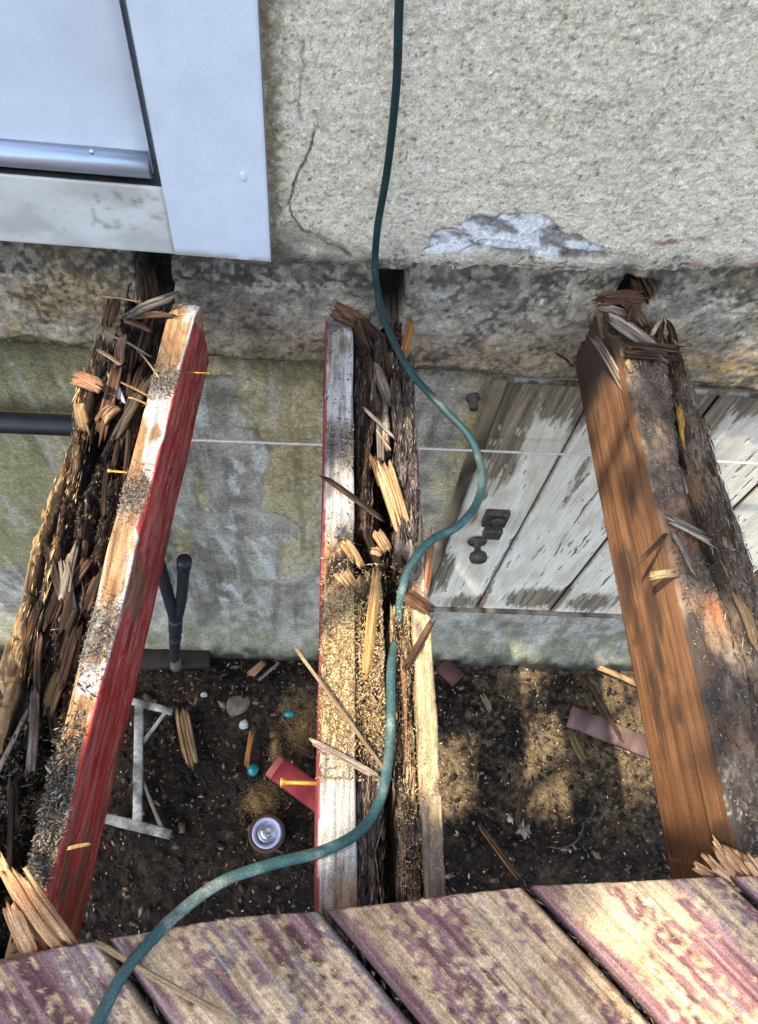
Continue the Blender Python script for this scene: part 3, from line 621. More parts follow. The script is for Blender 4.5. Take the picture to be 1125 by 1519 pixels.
# ================================================================== DECK
def cut_y(x): return np.interp(x, [-1.2, -0.278, -0.221, -0.067, 0.018, 0.227, 0.443, 0.9, 1.6], [-0.09, -0.035, -0.021, 0.004, 0.009, 0.032, 0.043, 0.05, 0.05])
DZ = 2.07
deck = thing('deck', 'sawdust covered maroon painted deck cut off in the foreground', 'deck', (0, -0.8, DZ))
R45 = Matrix.Rotation(math.radians(-135), 4, 'Z')   # local +Y runs back and to the right
sunp = [at_z(a, b, DZ)[:2] for a, b in [(905, 1375), (975, 1370), (1010, 1440), (1105, 1519), (960, 1560), (900, 1440)]]
deck_planks = {}
for k in range(-6, 8):
    t0 = 0.0185 + 0.1625 * k + 0.0030; t1 = t0 + 0.1565
    nT = 80 if -4 <= k <= 3 else 12
    tt = np.linspace(t0, t1, nT); s0 = np.zeros(nT)
    for _ in range(12):
        x = (tt + s0) / math.sqrt(2); s0 = tt - math.sqrt(2) * cut_y(x)
    # the outermost boards in view were torn, not sawn
    jag = np.zeros(nT)
    if k == 2: jag = ss(t0 + 0.02, t0 + 0.06, tt) * 0.0
    s0 = s0 + (fb(tt * 240, 0.5, k * 1.7, 201, 3) - .5) * 0.004
    s1 = 1.9
    u = np.concatenate([np.linspace(0, 0.42, 190 if nT > 20 else 8), np.linspace(0.5, 1, 8)])
    Sg = s0[None] + (u[:, None] * (s1 - s0[None]) if False else np.where(u[:, None] <= 0.42, u[:, None] * 1.0, 0.42 + (u[:, None] - 0.42) / 0.58 * (s1 - s0[None] - 0.42)))
    Tg = np.repeat(tt[None], len(u), 0)
    X = (Tg + Sg) / math.sqrt(2); Y = (Tg - Sg) / math.sqrt(2)
    gr = fb(Tg * 260, Sg * 5, k, 210 + k, 3); gr2 = fb(Tg * 90, Sg * 6, k, 230 + k, 3)
    e = np.minimum(Tg - t0, t1 - Tg)
    Zt = DZ + (gr - .5) * 0.0045 + (gr2 - .5) * 0.002 - np.clip(0.006 - e, 0, None) ** 2 / 0.006 * 0.7
    # colour: worn maroon stain, grey wood, drifts of sawdust caught in the grain
    stain = ramp([S(100, 68, 67), S(142, 101, 100), S(168, 135, 130)], ss(0.25, 0.75, 0.6 * gr + 0.4 * gr2))
    grey = ramp([S(104, 96, 92), S(140, 130, 124), S(162, 150, 140)], gr)
    big = fb(X * 7, Y * 7, 3, 240); med = fb(X * 30, Y * 30, 4, 241, 4); fin = fb(X * 200, Y * 200, 5, 242, 3)
    bias = {-4: .0, -3: -.05, -2: -.02, -1: -0.005, 0: 0.12, 1: 0.07, 2: -0.03}.get(k, 0)
    c = mixc(stain, grey, 0.7 * ss(0.52, 0.64, 0.5 * gr2 + 0.5 * fb(X * 10, Y * 10, 6, 243)))
    str_ = fb(Tg * 70, Sg * 9, k, 246, 4); str2 = fb(Tg * 230, Sg * 26, k, 247, 3)
    dusty = 0.5 + 0.45 * (big - .5) + 0.25 * (med - .5) + 0.55 * (fin - .5) + 0.30 * (0.5 - gr) + .60 * (str_ - .5) + .45 * (str2 - .5) + .01 + bias
    dm = ss(0.45, 0.57, dusty) * ss(0.004, 0.02, Tg - t0 + (med - .5) * .03)
    dustc = ramp([S(168, 136, 96), S(206, 174, 132), S(222, 194, 154)], ss(0.2, 0.8, 0.5 * med + 0.5 * fin))
    c = mixc(c, dustc, dm * 0.85); Zt = Zt + dm * 0.0012
    c = mixc(c, S(58, 52, 50), 0.75 * ss(0.72, 0.80, 0.5 * med + 0.5 * fb(X * 60, Y * 60, 9, 244)))
    c = mixc(c, S(46, 42, 40), 0.7 * ss(0.006, 0.0, e))
    # closed loft ring: top then underside
    Zb = np.full_like(Zt, DZ - 0.036)
    Rg = np.concatenate([np.stack([X, Y, Zt], -1), np.stack([X, Y, Zb], -1)[:, ::-1]], 1)
    cc = np.concatenate([c, (c * 0 + S(96, 78, 66))[:, ::-1]], 1)
    V, q, tri = loft(Rg)
    ccf = np.concatenate([cc.reshape(-1, 3), [S(150, 120, 88)], [S(150, 120, 88)]])
    Vl = V - org(deck)
    o = bpy.data.objects.new('plank', None)
    # store in a frame whose Y follows the board so that the grain does too
    Ri = np.array(Matrix.Rotation(math.radians(-45), 3, 'Z').inverted())   # world -> board
    Rz = Matrix.Rotation(math.radians(-135), 3, 'Z'); Ri = np.array(Rz.inverted())
    me = mesh_np('plank', Vl @ Ri.T, q, ccf, True, tri)
    o = link('plank', me, M_wood, deck); o.rotation_euler = (0, 0, math.radians(-135)); deck_planks[k] = o

# ================================================================== JOISTS
JT = 2.03
# ---- left joist
j1 = thing('floor_joist', 'left rotten double joist with red painted side, split open down its middle', 'joist', (-0.30, 0.4, 1.88), 'deck joists')
xr1 = lambda y: -0.2605 + 0.045 * y + nz(y, 9, 301) * 0.003
xm1 = lambda y: -0.2885 + 0.028 * y + nz(y, 12, 302) * 0.006
def red_edge(y): # how far the red reaches up over the side's top edge
    return np.interp(y, [-.2, 0.02, .1, .2, .3, .33, .36, .40, .45, .5, .6, .7, .83, .85, .875], [.0, .004, .002, .004, .0, -.012, -.030, -.012, .006, .004, .002, .003, .0, -.03, -.09])
def j1_right_c(X, Y, Z, F):
    g = fb(X * 210, Y * 5, Z * 210, 311, 4); n = fb(X * 60, Y * 25, Z * 60, 312, 4); n2_ = fb(X * 260, Y * 120, Z * 260, 313, 3); b = fb(X * 20, Y * 9, 1, 314)
    c = ramp([S(112, 80, 52), S(164, 126, 88), S(190, 156, 118)], ss(0.2, 0.8, 0.6 * g + 0.4 * n))
    ring = np.sin(Y * 260 + 30 * fb(X * 30, Y * 10, 2, 315)) * 0.5 + 0.5
    c = mixc(c, S(128, 84, 48), 0.5 * ss(0.6, 0.9, ring) * ss(0.66, 0.78, Y) * (F == 1))
    xr = xr1(Y)
    # white primer left on the top, mostly along the outer edge
    wm = ss(0.50, 0.58, 0.55 * b + 0.45 * n + 0.10 * np.exp(-((Y - 0.62) / .09) ** 2) + 0.09 * ss(-0.016, -0.002, X - xr) - 0.10 * ss(.25, .1, Y) - 0.085)
    c = mixc(c, ramp([S(176, 172, 168), S(206, 204, 200)], n2_), wm * (F == 1) * 0.9)
    # grey fibrous grime
    gm = np.zeros_like(X)
    for yc, s_, w_ in [(0.70, .045, 1), (0.50, .05, .9), (0.30, .06, 1.0), (0.085, .06, 1.1), (.40, .02, .6)]: gm = np.maximum(gm, w_ * np.exp(-((Y - yc) / s_) ** 2))
    c = mixc(c, ramp([S(70, 66, 64), S(112, 106, 100), S(158, 150, 142)], n2_), ss(0.52, 0.72, gm * 0.55 + n * 0.45) * 0.85 * (F == 1))
    # side: red paint over primer
    lim = red_edge(Y); d = np.where(F == 1, (X - xr) + lim * (lim > 0), np.where(F == 2, (JT - Z) + lim, -1.0))
    d = d + (n - .5) * .010
    side = (F == 2) | (X > xr - 0.008)
    c = mixc(c, S(206, 200, 192), ss(-0.005, -0.002, d) * side * ss(.35, .5, fb(X * 20, Y * 30, Z * 20, 320)))
    redc = ramp([S(150, 46, 40), S(184, 62, 52), S(198, 92, 80)], ss(0.2, 0.8, 0.6 * n + 0.4 * g))
    c = mixc(c, redc, ss(-0.0015, 0.0015, d) * side)
    scr = ss(0.60, 0.68, fb(X * 30, Y * 12, Z * 260, 317, 3)) * ss(0.4, 0.6, n2_) + ss(0.80, 0.84, n2_)
    c = mixc(c, S(206, 172, 158), np.clip(scr, 0, 1) * (F == 2) * 0.6)
    wear = ss(.60, .68, fb(X * 20, Y * 16, Z * 30, 318, 4) + .16 * np.exp(-((Y - .40) / .05) ** 2 - ((Z - 2.0) / .03) ** 2))
    c = mixc(c, ramp([S(92, 66, 48), S(160, 122, 88)], n), wear * (F == 2) * .9)
    c = mixc(c, S(196, 128, 114), .55 * ss(.50, .66, fb(X * 30, Y * 20, Z * 60, 326, 4)) * (F == 2))
    c = mixc(c, S(96, 70, 62), .3 * ss(.55, .7, fb(X * 14, Y * 9, Z * 40, 319)) * (F == 2))
    return c
top1 = lambda X, Y: JT + (fb(X * 40, Y * 12, 0, 321, 3) - .5) * 0.006 - 0.012 * ss(.83, .872, Y)
rb1 = board('side_board', j1, M_wood, yline(0.872), xm1, xr1, top1, 1.885, j1_right_c, rx=0.0014, nS=50, disp=0.0012, seed=322, rnd=0.003, endjag=0.006)
rb1['label'] = 'tan right hand board with red painted side and white primer'
def rot_c(dark, light, moss=0.0, seed=0, dustamt=0.25, base=0):
    def f(X, Y, Z, F):
        g = fb(X * 150, Y * 9, Z * 150, 331 + seed, 4); n = fb(X * 70, Y * 40, Z * 70, 332 + seed, 4); n2_ = fb(X * 300, Y * 200, Z * 300, 333 + seed, 3); b = fb(X * 18, Y * 10, Z * 10, 334 + seed)
        c = ramp(dark, ss(0.25, 0.8, 0.6 * g + 0.4 * n))
        c = mixc(c, ramp(light, ss(.2, .8, g)), ss(0.56, 0.66, 0.5 * b + 0.5 * g) * 0.8)
        c = mixc(c, S(150, 140, 128), dustamt * ss(0.55, 0.75, n2_ * 0.6 + b * 0.4))
        c = mixc(c, S(118, 62, 30), 0.45 * ss(0.6, 0.72, fb(X * 40, Y * 22, Z * 40, 335 + seed)))
        if moss: c = mixc(c, S(112, 104, 48), moss * ss(0.58, 0.7, fb(X * 30, Y * 30, 3, 336 + seed)))
        return c
    return f
def rot_top(base, depth, seed, tilt=0.0, x0=0.0):
    def f(X, Y):
        wv = X + 0.012 * (fb(3, Y * 5, 1, seed + 3, 2) - .5)
        r = fb(wv * 75, Y * 4.5, 0, seed, 3); r2 = fb(wv * 220, Y * 12, 0, seed + 1, 3); l = fb(X * 18, Y * 14, 0, seed + 2, 3)
        crk = ss(0.10, 0.0, np.abs(fb(wv * 55, Y * 2.6, 2, seed + 4, 2) - 0.5)) 
        cross = ss(0.06, 0.0, np.abs(fb(X * 30, Y * 34, 4, seed + 5, 2) - 0.5))
        h5 = fb(X * 330, Y * 60, 5, seed + 6, 2); h6 = ss(.62, .75, fb(X * 45, Y * 30, 6, seed + 7, 3))
        return base + depth * ((r - .5) * 1.0 + (r2 - .5) * 0.5 + (l - .5) * 0.8) - depth * 0.6 * crk - depth * 0.28 * cross - depth * .5 * h6 + np.minimum(depth * .25, .006) * (h5 - .5) + tilt * (X - x0)
    return f
core1 = board('rotten_core', j1, M_rot, yline(0.90), lambda y: -0.366 + 0.01 * y, lambda y: xm1(y) - 0.001, rot_top(1.972, 0.055, 341), 1.89,
      rot_c([S(12, 10, 9), S(28, 22, 19), S(58, 45, 36)], [S(72, 56, 44), S(116, 94, 76)], 0.0, 1), rx=0.0016, disp=0.003, seed=342, rnd=0.002)
def lb1_c(X, Y, Z, F):
    g = fb(X * 180, Y * 8, Z * 180, 351, 4); n = fb(X * 50, Y * 22, Z * 50, 352, 4)
    c = ramp([S(104, 78, 52), S(164, 132, 92), S(196, 166, 122)], ss(.2, .8, .6 * g + .4 * n))
    c = mixc(c, S(210, 204, 194), 0.8 * ss(.50, .62, n) * ss(.5, .62, Y))
    c = mixc(c, S(58, 42, 32), 0.85 * ss(.52, .64, fb(X * 40, Y * 14, Z * 60, 353)) )
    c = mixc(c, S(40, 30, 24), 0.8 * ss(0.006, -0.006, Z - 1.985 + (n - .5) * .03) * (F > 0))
    return c
lt1 = rot_top(2.004, 0.034, 354)
board('side_board', j1, M_wood, yline(0.80), lambda y: -0.379 + nz(y, 14, 355) * 0.022, lambda y: -0.360 + nz(y, 16, 356) * 0.026, lambda X, Y: lt1(X, Y) - 0.03 * ss(.02, .3, nz(Y, 8, 357)) , 1.90, lb1_c, rx=0.0016, nS=16, disp=0.003, seed=358, rnd=0.004, sidenoise=0.012, endjag=0.02)
# strips and splinters clinging to it
def jsp(parent, a, b, z0, z1, wd, th, pal, seed, name='splinter', mat=None, curve=0.0, blunt=.35):
    return splinter(name, parent, at_z(a[0], a[1], z0), at_z(b[0], b[1], z1), wd, th, pal, seed, mat, curve, blunt)
J1S = [((222, 560), (175, 640), 2.0, 1.995, .018, .012, [S(60, 50, 42), S(104, 90, 76)]), ((212, 540), (172, 690), 1.99, 1.985, .016, .014, DARKW), ((175, 540), (150, 640), 2.0, 1.995, .018, .012, BROWN),
       ((200, 470), (262, 468), 2.028, 2.034, .011, .006, BROWN), ((190, 468), (255, 440), 2.03, 2.04, .020, .010, GREYW), ((185, 475), (225, 492), 2.025, 2.01, .008, .005, BROWN), ((170, 500), (215, 525), 2.02, 2.012, .004, .003, GREYW),
       ((148, 520), (178, 540), 2.03, 2.02, .005, .004, RAW), ((225, 470), (205, 535), 2.0, 1.985, .02, .014, DARKW), ((112, 560), (148, 575), 2.028, 2.024, .024, .008, [S(150, 104, 76), S(172, 130, 100)]),
       ((150, 625), (172, 605), 2.0, 2.0, .020, .016, RAW), ((118, 600), (128, 640), 2.015, 2.005, .016, .014, RAW), ((180, 595), (165, 560), 1.99, 1.995, .010, .010, [S(190, 188, 186), S(222, 220, 216)]),
       ((100, 850), (70, 930), 1.985, 1.98, .018, .012, DARKW), ((125, 880), (85, 990), 1.98, 1.965, .020, .016, DARKW), ((60, 900), (35, 1010), 1.985, 1.97, .018, .012, DARKW),
       ((92, 1000), (70, 1060), 1.985, 1.975, .018, .012, [S(110, 84, 48), S(150, 122, 84)]), ((130, 830), (100, 880), 1.99, 1.98, .016, .012, DARKW),
       ((205, 520), (236, 560), 2.03, 2.033, .0025, .002, RAW), ((182, 568), (225, 590), 2.02, 2.03, .0025, .002, RAW), ((192, 590), (222, 602), 2.02, 2.026, .002, .002, RAW), ((152, 440), (205, 448), 2.05, 2.06, .003, .002, RAW),
       ((215, 395), (222, 445), 1.99, 2.0, .03, .02, DARKW), ((170, 445), (160, 480), 2.02, 2.02, .02, .014, BROWN), ((182, 500), (178, 540), 2.02, 2.01, .014, .01, [S(120, 84, 66), S(160, 124, 100)])]
for i, a in enumerate(J1S): jsp(j1, *a, seed=400 + i, curve=0.002)
def slivers(parent, n, y0, y1, x0, x1, z0, z1, pals, seed):
    r_ = np.random.default_rng(seed)
    for i in range(n):
        y = r_.uniform(y0, y1); x = r_.uniform(x0, x1); z = r_.uniform(z0, z1); ln = r_.uniform(.025, .085); a = r_.normal(0, .16)
        p = np.array([x, y, z]); d = np.array([math.sin(a), math.cos(a), r_.normal(0, .10)]) * ln / 2
        splinter('splinter', parent, p - d, p + d, r_.uniform(.004, .013), r_.uniform(.004, .009), pals[i % len(pals)], seed + i)
BLK = [S(20, 16, 14), S(44, 34, 28), S(70, 56, 46)]
slivers(j1, 34, .06, .82, -.358, -.290, 1.972, 2.004, [BLK, DARKW, BLK, DARKW, GREYW], 3700)
# rot crumbs
def strip_pts(n, y0, y1, xa, xb, zf, seed, yb=None):
    r_ = np.random.default_rng(seed); y = r_.uniform(y0, y1, n) if yb is None else np.clip(np.concatenate([r_.normal(c_, s_, int(n * w_) + 1) for c_, s_, w_ in yb])[:n], y0, y1)
    n = len(y); x = xa(y) + (xb(y) - xa(y)) * r_.uniform(0, 1, n); return np.stack([x, y, zf(x, y)], -1)
p = strip_pts(3400, -.05, .84, xm1, xr1, lambda x, y: top1(x, y) + .001 + .005 * rng.uniform(0, 1, len(x)) ** 2, 361, [(0.70, .018, .2), (0.50, .022, .2), (0.30, .03, .2), (0.085, .03, .4)])
flakes('rot_crumbs', j1, p, rng.lognormal(-5.4, .5, len(p)).clip(.002, .016), rng.uniform(.0005, .0016, len(p)), pick([S(84, 78, 72), S(126, 118, 108), S(168, 156, 140), S(108, 92, 76), S(146, 122, 92)], len(p), 3, .3), 5)
ct1 = rot_top(1.972, 0.055, 341)
p = strip_pts(2600, -.05, .88, lambda y: -0.366 + 0.01 * y, xm1, lambda x, y: ct1(x, y) + .002, 362)
flakes('rot_crumbs', j1, p, rng.lognormal(-5.2, .55, len(p)).clip(.002, .02), rng.uniform(.0006, .003, len(p)), pick([S(30, 24, 20), S(60, 46, 36), S(96, 74, 56), S(168, 152, 132), S(128, 82, 44)], len(p), 4), 6)
def fibres(parent, n, y0, y1, xa, xb, zf, pal, seed, lmax=.06, lift=.004):
    r_ = np.random.default_rng(seed); p = strip_pts(n, y0, y1, xa, xb, zf, seed); p[:, 2] += lift * r_.uniform(0, 1, n) ** 2
    return flakes('wood_fibres', parent, p, r_.lognormal(-4.2, .55, n).clip(.006, lmax), r_.uniform(.0005, .0022, n), pick(pal, n, seed, .3), seed, flat=.22, yaw=math.pi / 2 + r_.normal(0, .14, n) + math.pi * (r_.random(n) < .5), mat=M_flake)
ROTP = [S(24, 19, 16), S(44, 33, 26), S(66, 48, 36), S(92, 70, 52), S(34, 27, 22), S(130, 104, 76), S(110, 100, 90)]
fibres(j1, 4500, -.05, .93, lambda y: -0.366 + 0.01 * y, xm1, lambda x, y: ct1(x, y) + .001, [S(16, 13, 12), S(28, 22, 18), S(44, 34, 28), S(60, 46, 36), S(22, 18, 15), S(100, 84, 68)], 371)
p = strip_pts(3200, -.05, .25, lambda y: -0.366 + 0 * y, lambda y: xr1(y) - .005, lambda x, y: np.where(x < xm1(y), ct1(x, y) + .006, top1(x, y)) + .006 * rng.uniform(0, 1, len(x)), 363, [(0.13, .04, .7), (.05, .04, .3)])
flakes('moss_crumbs', j1, p, rng.lognormal(-5.2, .5, len(p)).clip(.002, .02), rng.uniform(.0008, .003, len(p)), pick([S(60, 56, 50), S(104, 98, 88), S(150, 142, 128), S(112, 106, 62), S(40, 36, 32)], len(p), 13, .3), 15)
fibres(j1, 500, .25, .82, lambda y: -.378 + 0 * y, lambda y: -.352 + 0 * y, lambda x, y: lt1(x, y) + .001, [S(206, 164, 106), S(160, 118, 70), S(226, 192, 140), S(92, 66, 44)], 372, .04)
# nails
def nail(parent, p, d, ln, r=0.0024, hr=0.0052, col=M_brass):
    d = np.array(d, float); d /= np.linalg.norm(d); p = np.array(p, float)
    prof = [(r, -0.01), (r, ln * 0.5), (r * 1.02, ln * 0.86), (r * 1.5, ln * 0.92), (hr, ln), (hr, ln + 0.0012), (hr * .4, ln + 0.0014)]
    return lathe('nail', prof, p, d, col, parent, 10, org(parent))
nail(j1, [xr1(0.74), 0.745, 2.000], (1, -0.02, 0.06), 0.036, .0016, .0034)
nail(j1, at_z(190, 701, 2.024), (-1, .05, -.02), 0.026, .0016, .003, M_brass)

# ---- middle joist
j2 = thing('floor_joist', 'middle rotten joist with white painted left board and gaping centre crack', 'joist', (0.07, 0.4, 1.87), 'deck joists')
xl2 = lambda y: 0.0100 - 0.028 * y + nz(y, 8, 501) * 0.003
xa2 = lambda y: xl2(y) + 0.0435 + nz(y, 14, 502) * 0.003
xr2 = lambda y: 0.1515 - 0.027 * y + nz(y, 9, 503) * 0.004
def j2_left_c(X, Y, Z, F):
    g = fb(X * 200, Y * 5, Z * 200, 511, 4); n = fb(X * 60, Y * 25, Z * 60, 512, 4); n2_ = fb(X * 280, Y * 150, Z * 280, 513, 3); b = fb(X * 22, Y * 10, 1, 514)
    c = ramp([S(112, 102, 90), S(150, 140, 126), S(176, 166, 150)], ss(.2, .8, .6 * g + .4 * n))
    wm = ss(.40, .54, .5 * b + .5 * n) * np.clip(ss(.46, .50, Y) * 1.0 + ss(.17, .08, Y) * 0.8, 0, 1)
    c = mixc(c, ramp([S(168, 166, 162), S(204, 202, 198)], n2_), wm * 0.85)
    straw = ss(.16, .20, Y + (n - .5) * .10) * ss(.40, .36, Y + (n - .5) * .06)
    c = mixc(c, ramp([S(140, 110, 68), S(190, 160, 110), S(214, 190, 144)], ss(.2, .8, n2_)), straw * 0.9)
    rotm = ss(.36, .39, Y + (n - .5) * .05) * ss(.47, .44, Y + (n - .5) * .05)
    c = mixc(c, ramp([S(40, 32, 26), S(92, 72, 54), S(170, 130, 84)], ss(.3, .7, n)), rotm)
    gm = np.maximum(np.exp(-((Y - .60) / .06) ** 2), np.exp(-((Y - .86) / .05) ** 2)); c = mixc(c, ramp([S(60, 56, 54), S(112, 106, 102)], n2_), ss(.5, .72, gm * .5 + n * .5) * .8)
    c = mixc(c, S(140, 92, 50), ss(.06, .0, Y + (n - .5) * .05) * .6 * (F == 1))
    mar = ramp([S(112, 40, 44), S(146, 60, 64)], n)
    lm = ((F == 0) | (X < xl2(Y) + 0.003 + (n - .5) * .006)) * ss(.2, .34, fb(X * 20, Y * 26, Z * 20, 515) + 0.15)
    c = mixc(c, mar, lm * 0.95)
    return c
def top2(X, Y):
    n = fb(X * 60, Y * 40, 0, 521, 3) - .5
    return JT + n * 0.005 - 0.014 * ss(.36, .39, Y + n * .05) * ss(.47, .44, Y + n * .05) * (0.5 + 1.4 * (fb(X * 70, Y * 50, 1, 522, 3))) - 0.02 * ss(.82, .87, Y)
lb2 = board('side_board', j2, M_wood, yline(0.872), xl2, xa2, top2, 1.875, j2_left_c, rx=0.0015, nS=20, disp=0.0012, seed=523, rnd=0.003, endjag=0.008)
lb2['label'] = 'left board with worn white paint and pale straw dust'
ct2 = rot_top(1.952, 0.058, 531)
board('rotten_core', j2, M_rot, yline(0.93), lambda y: xa2(y) + 0.002, lambda y: xr2(y) - 0.006, ct2, 1.88,
      rot_c([S(14, 12, 11), S(36, 28, 23), S(70, 52, 40)], [S(104, 78, 54), S(150, 112, 74)], 0, 11), rx=0.0016, disp=0.003, seed=532, rnd=0.002)
br_c = lambda seed, pal, dust_=0.3: rot_c(pal, [pal[-1] * 1.1, pal[-1] * 1.35], 0, seed, dust_)
def dusty_c(seed, pal, ya, yb, am=0.8):
    f0 = br_c(seed, pal)
    def f(X, Y, Z, F):
        c = f0(X, Y, Z, F); n = fb(X * 70, Y * 40, Z * 70, 541 + seed, 4); n2_ = fb(X * 300, Y * 250, Z * 300, 542, 3)
        m = ss(ya - .03, ya + .05, Y + (n - .5) * .12) * ss(yb + .03, yb - .03, Y + (n - .5) * .1) * ss(.3, .5, n)
        return mixc(c, ramp([S(178, 144, 92), S(216, 186, 132), S(230, 208, 164)], n2_), m * am)
    return f
GB = [S(66, 50, 42), S(106, 84, 70), S(140, 118, 100)]
PB = [S(60, 50, 50), S(96, 84, 80), S(138, 124, 116)]
# upper strips
board('wood_strip', j2, M_rot, np.arange(.475, .845, .003), lambda y: xa2(y) + .006 + nz(y, 22, 551) * .012, lambda y: xa2(y) + .030 + nz(y, 24, 552) * .024 - .006 * ss(.6, .5, y), rot_top(2.012, .020, 553), 1.93, br_c(21, [S(46, 30, 22), S(88, 60, 42), S(126, 92, 66)]), rx=.0015, disp=.003, seed=554, sidenoise=.01, endjag=.02)
board('wood_strip', j2, M_rot, np.arange(.44, .80, .003), lambda y: xr2(y) - .036 + nz(y, 22, 561) * .024, lambda y: xr2(y), rot_top(2.016, .018, 563), 1.89, br_c(22, PB), rx=.0015, disp=.003, seed=564, sidenoise=.01, endjag=.025)
board('wood_strip', j2, M_rot, np.arange(.62, .86, .003), lambda y: xa2(y) + .040 + nz(y, 16, 571) * .008, lambda y: xa2(y) + .058 + nz(y, 14, 572) * .010, rot_top(2.000, .018, 573), 1.93, br_c(23, GREYW), rx=.0015, disp=.003, seed=574, sidenoise=.008, endjag=.03)
# lower strips, either side of the crack
board('wood_strip', j2, M_rot, yline(.405), lambda y: xa2(y) + .002 + nz(y, 16, 581) * .003, lambda y: 0.0855 - .012 * y + nz(y, 26, 582) * .012 - .010 * ss(.2, .05, y), rot_top(2.018, .016, 583), 1.885, dusty_c(24, PB, .17, .45), rx=.0015, disp=.002, seed=584, sidenoise=.006, endjag=.03)
board('wood_strip', j2, M_rot, yline(.36), lambda y: 0.0985 - .012 * y + nz(y, 24, 591) * .014 + .012 * ss(.22, .12, y) * 0 , lambda y: 0.124 - .02 * y + nz(y, 22, 592) * .008, rot_top(2.014, .018, 593), 1.885, dusty_c(25, GB, .12, .40), rx=.0015, disp=.002, seed=594, sidenoise=.006, endjag=.03)
board('side_board', j2, M_wood, yline(.46), lambda y: 0.127 - .02 * y + nz(y, 10, 601) * .004, xr2, rot_top(2.024, .010, 603), 1.875, dusty_c(26, [S(96, 84, 74), S(136, 122, 108), S(166, 150, 130)], .10, .36, .6), rx=.0015, disp=.0015, seed=604, rnd=.003, endjag=.02)
J2S = [((568, 690), (598, 782), 2.022, 2.010, .026, .016, [S(170, 130, 88), S(204, 162, 114), S(218, 182, 136)]), ((556, 680), (568, 720), 2.015, 2.012, .016, .012, BROWN), ((590, 720), (612, 790), 2.0, 2.0, .016, .014, DARKW),
       ((510, 805), (532, 838), 2.016, 2.01, .014, .01, RAW), ((508, 850), (528, 880), 2.016, 2.008, .02, .014, RAW), ((560, 790), (575, 815), 2.0, 1.996, .016, .014, RAW), ((552, 815), (566, 822), 2.0, 1.996, .014, .010, RAW),
       ((486, 800), (490, 830), 2.012, 2.008, .007, .005, RAW), ((484, 845), (488, 900), 2.01, 2.01, .006, .006, RAW),
       ((560, 850), (545, 1000), 2.024, 2.022, .013, .012, [S(176, 130, 80), S(220, 176, 118)]), ((640, 790), (632, 880), 2.02, 2.02, .010, .010, [S(150, 100, 66), S(190, 138, 96)]), ((600, 880), (636, 905), 2.02, 2.025, .020, .010, BROWN),
       ((545, 610), (580, 645), 2.036, 2.025, .004, .003, GREYW), ((560, 640), (578, 665), 2.03, 2.02, .0025, .002, RAW), ((555, 540), (580, 600), 2.004, 1.995, .018, .012, GREYW), ((575, 520), (582, 560), 2.0, 1.99, .014, .01, DARKW),
       ((530, 480), (545, 520), 2.02, 2.01, .026, .014, DARKW), ((520, 470), (560, 500), 2.02, 2.0, .02, .016, DARKW), ((600, 520), (610, 480), 2.0, 2.0, .012, .01, [S(150, 98, 48), S(190, 134, 70)]), ((500, 460), (535, 480), 2.02, 2.015, .03, .016, BROWN),
       ((597, 980), (597, 1240), 2.012, 1.995, .004, .012, [S(120, 84, 62), S(160, 120, 92)]), ((640, 925), (605, 985), 2.03, 2.024, .008, .005, BROWN)]
slivers(j2, 26, .42, .84, .045, .112, 1.975, 2.012, [BLK, DARKW, BROWN, DARKW, GREYW], 6700)
for i, a in enumerate(J2S): jsp(j2, *a, seed=620 + i, curve=0.001)
nq = at_z(468, 1162, 2.012); nail(j2, [xl2(nq[1]) - .0005, nq[1], 2.012], (-1, .0, .03), 0.040, .0026, .0058)
fibres(j2, 4200, -.02, .93, lambda y: xa2(y) + .002, lambda y: xr2(y) - .006, lambda x, y: ct2(x, y) + .002, ROTP, 634)
for f_, ya_, yb_, a_, b_, pl_ in [(rot_top(2.012, .020, 553), .48, .84, lambda y: xa2(y) + .006, lambda y: xa2(y) + .028, ROTP), (rot_top(2.016, .018, 563), .45, .79, lambda y: xr2(y) - .034, xr2, [S(66, 54, 48), S(110, 94, 84), S(150, 134, 120), S(52, 40, 34)]), (rot_top(2.018, .016, 583), -.02, .40, lambda y: xa2(y) + .003, lambda y: .084 - .012 * y, [S(70, 58, 52), S(120, 104, 92), S(168, 140, 104), S(52, 42, 38)]), (rot_top(2.014, .018, 593), -.02, .36, lambda y: .099 - .012 * y, lambda y: .123 - .02 * y, [S(70, 56, 46), S(124, 100, 80), S(176, 146, 104), S(52, 42, 36)])]:
    fibres(j2, 900, ya_, yb_, a_, b_, f_, pl_, 640 + int(ya_ * 100), .05, .003)
p = strip_pts(5200, .14, .42, xl2, lambda y: xl2(y) + .08, lambda x, y: np.maximum(top2(x, y) - .006 * (x > xa2(y)), 2.0) + .002, 631, [(0.29, .06, .8), (0.20, .03, .2)])
flakes('straw_dust', j2, p, rng.lognormal(-5.75, .6, len(p)).clip(.0012, .02), rng.uniform(.0005, .0018, len(p)), pick([S(176, 146, 98), S(200, 172, 122), S(214, 190, 144), S(140, 108, 68), S(96, 74, 52)], len(p), 5), 7, flat=.35)
p = strip_pts(1500, .40, .92, lambda y: xl2(y) + .004, xr2, lambda x, y: np.where(x < xa2(y), top2(x, y), ct2(x, y) + .01) + .002, 632, [(0.61, .03, .35), (0.42, .03, .4), (.75, .1, .25)])
flakes('rot_crumbs', j2, p, rng.lognormal(-5.3, .5, len(p)).clip(.002, .018), rng.uniform(.0006, .0022, len(p)), pick([S(40, 32, 26), S(90, 78, 66), S(150, 138, 122), S(190, 160, 116)], len(p), 6), 8)
p = strip_pts(1500, .02, .40, lambda y: .098 + 0 * y, xr2, lambda x, y: 2.022 + 0 * x, 633)
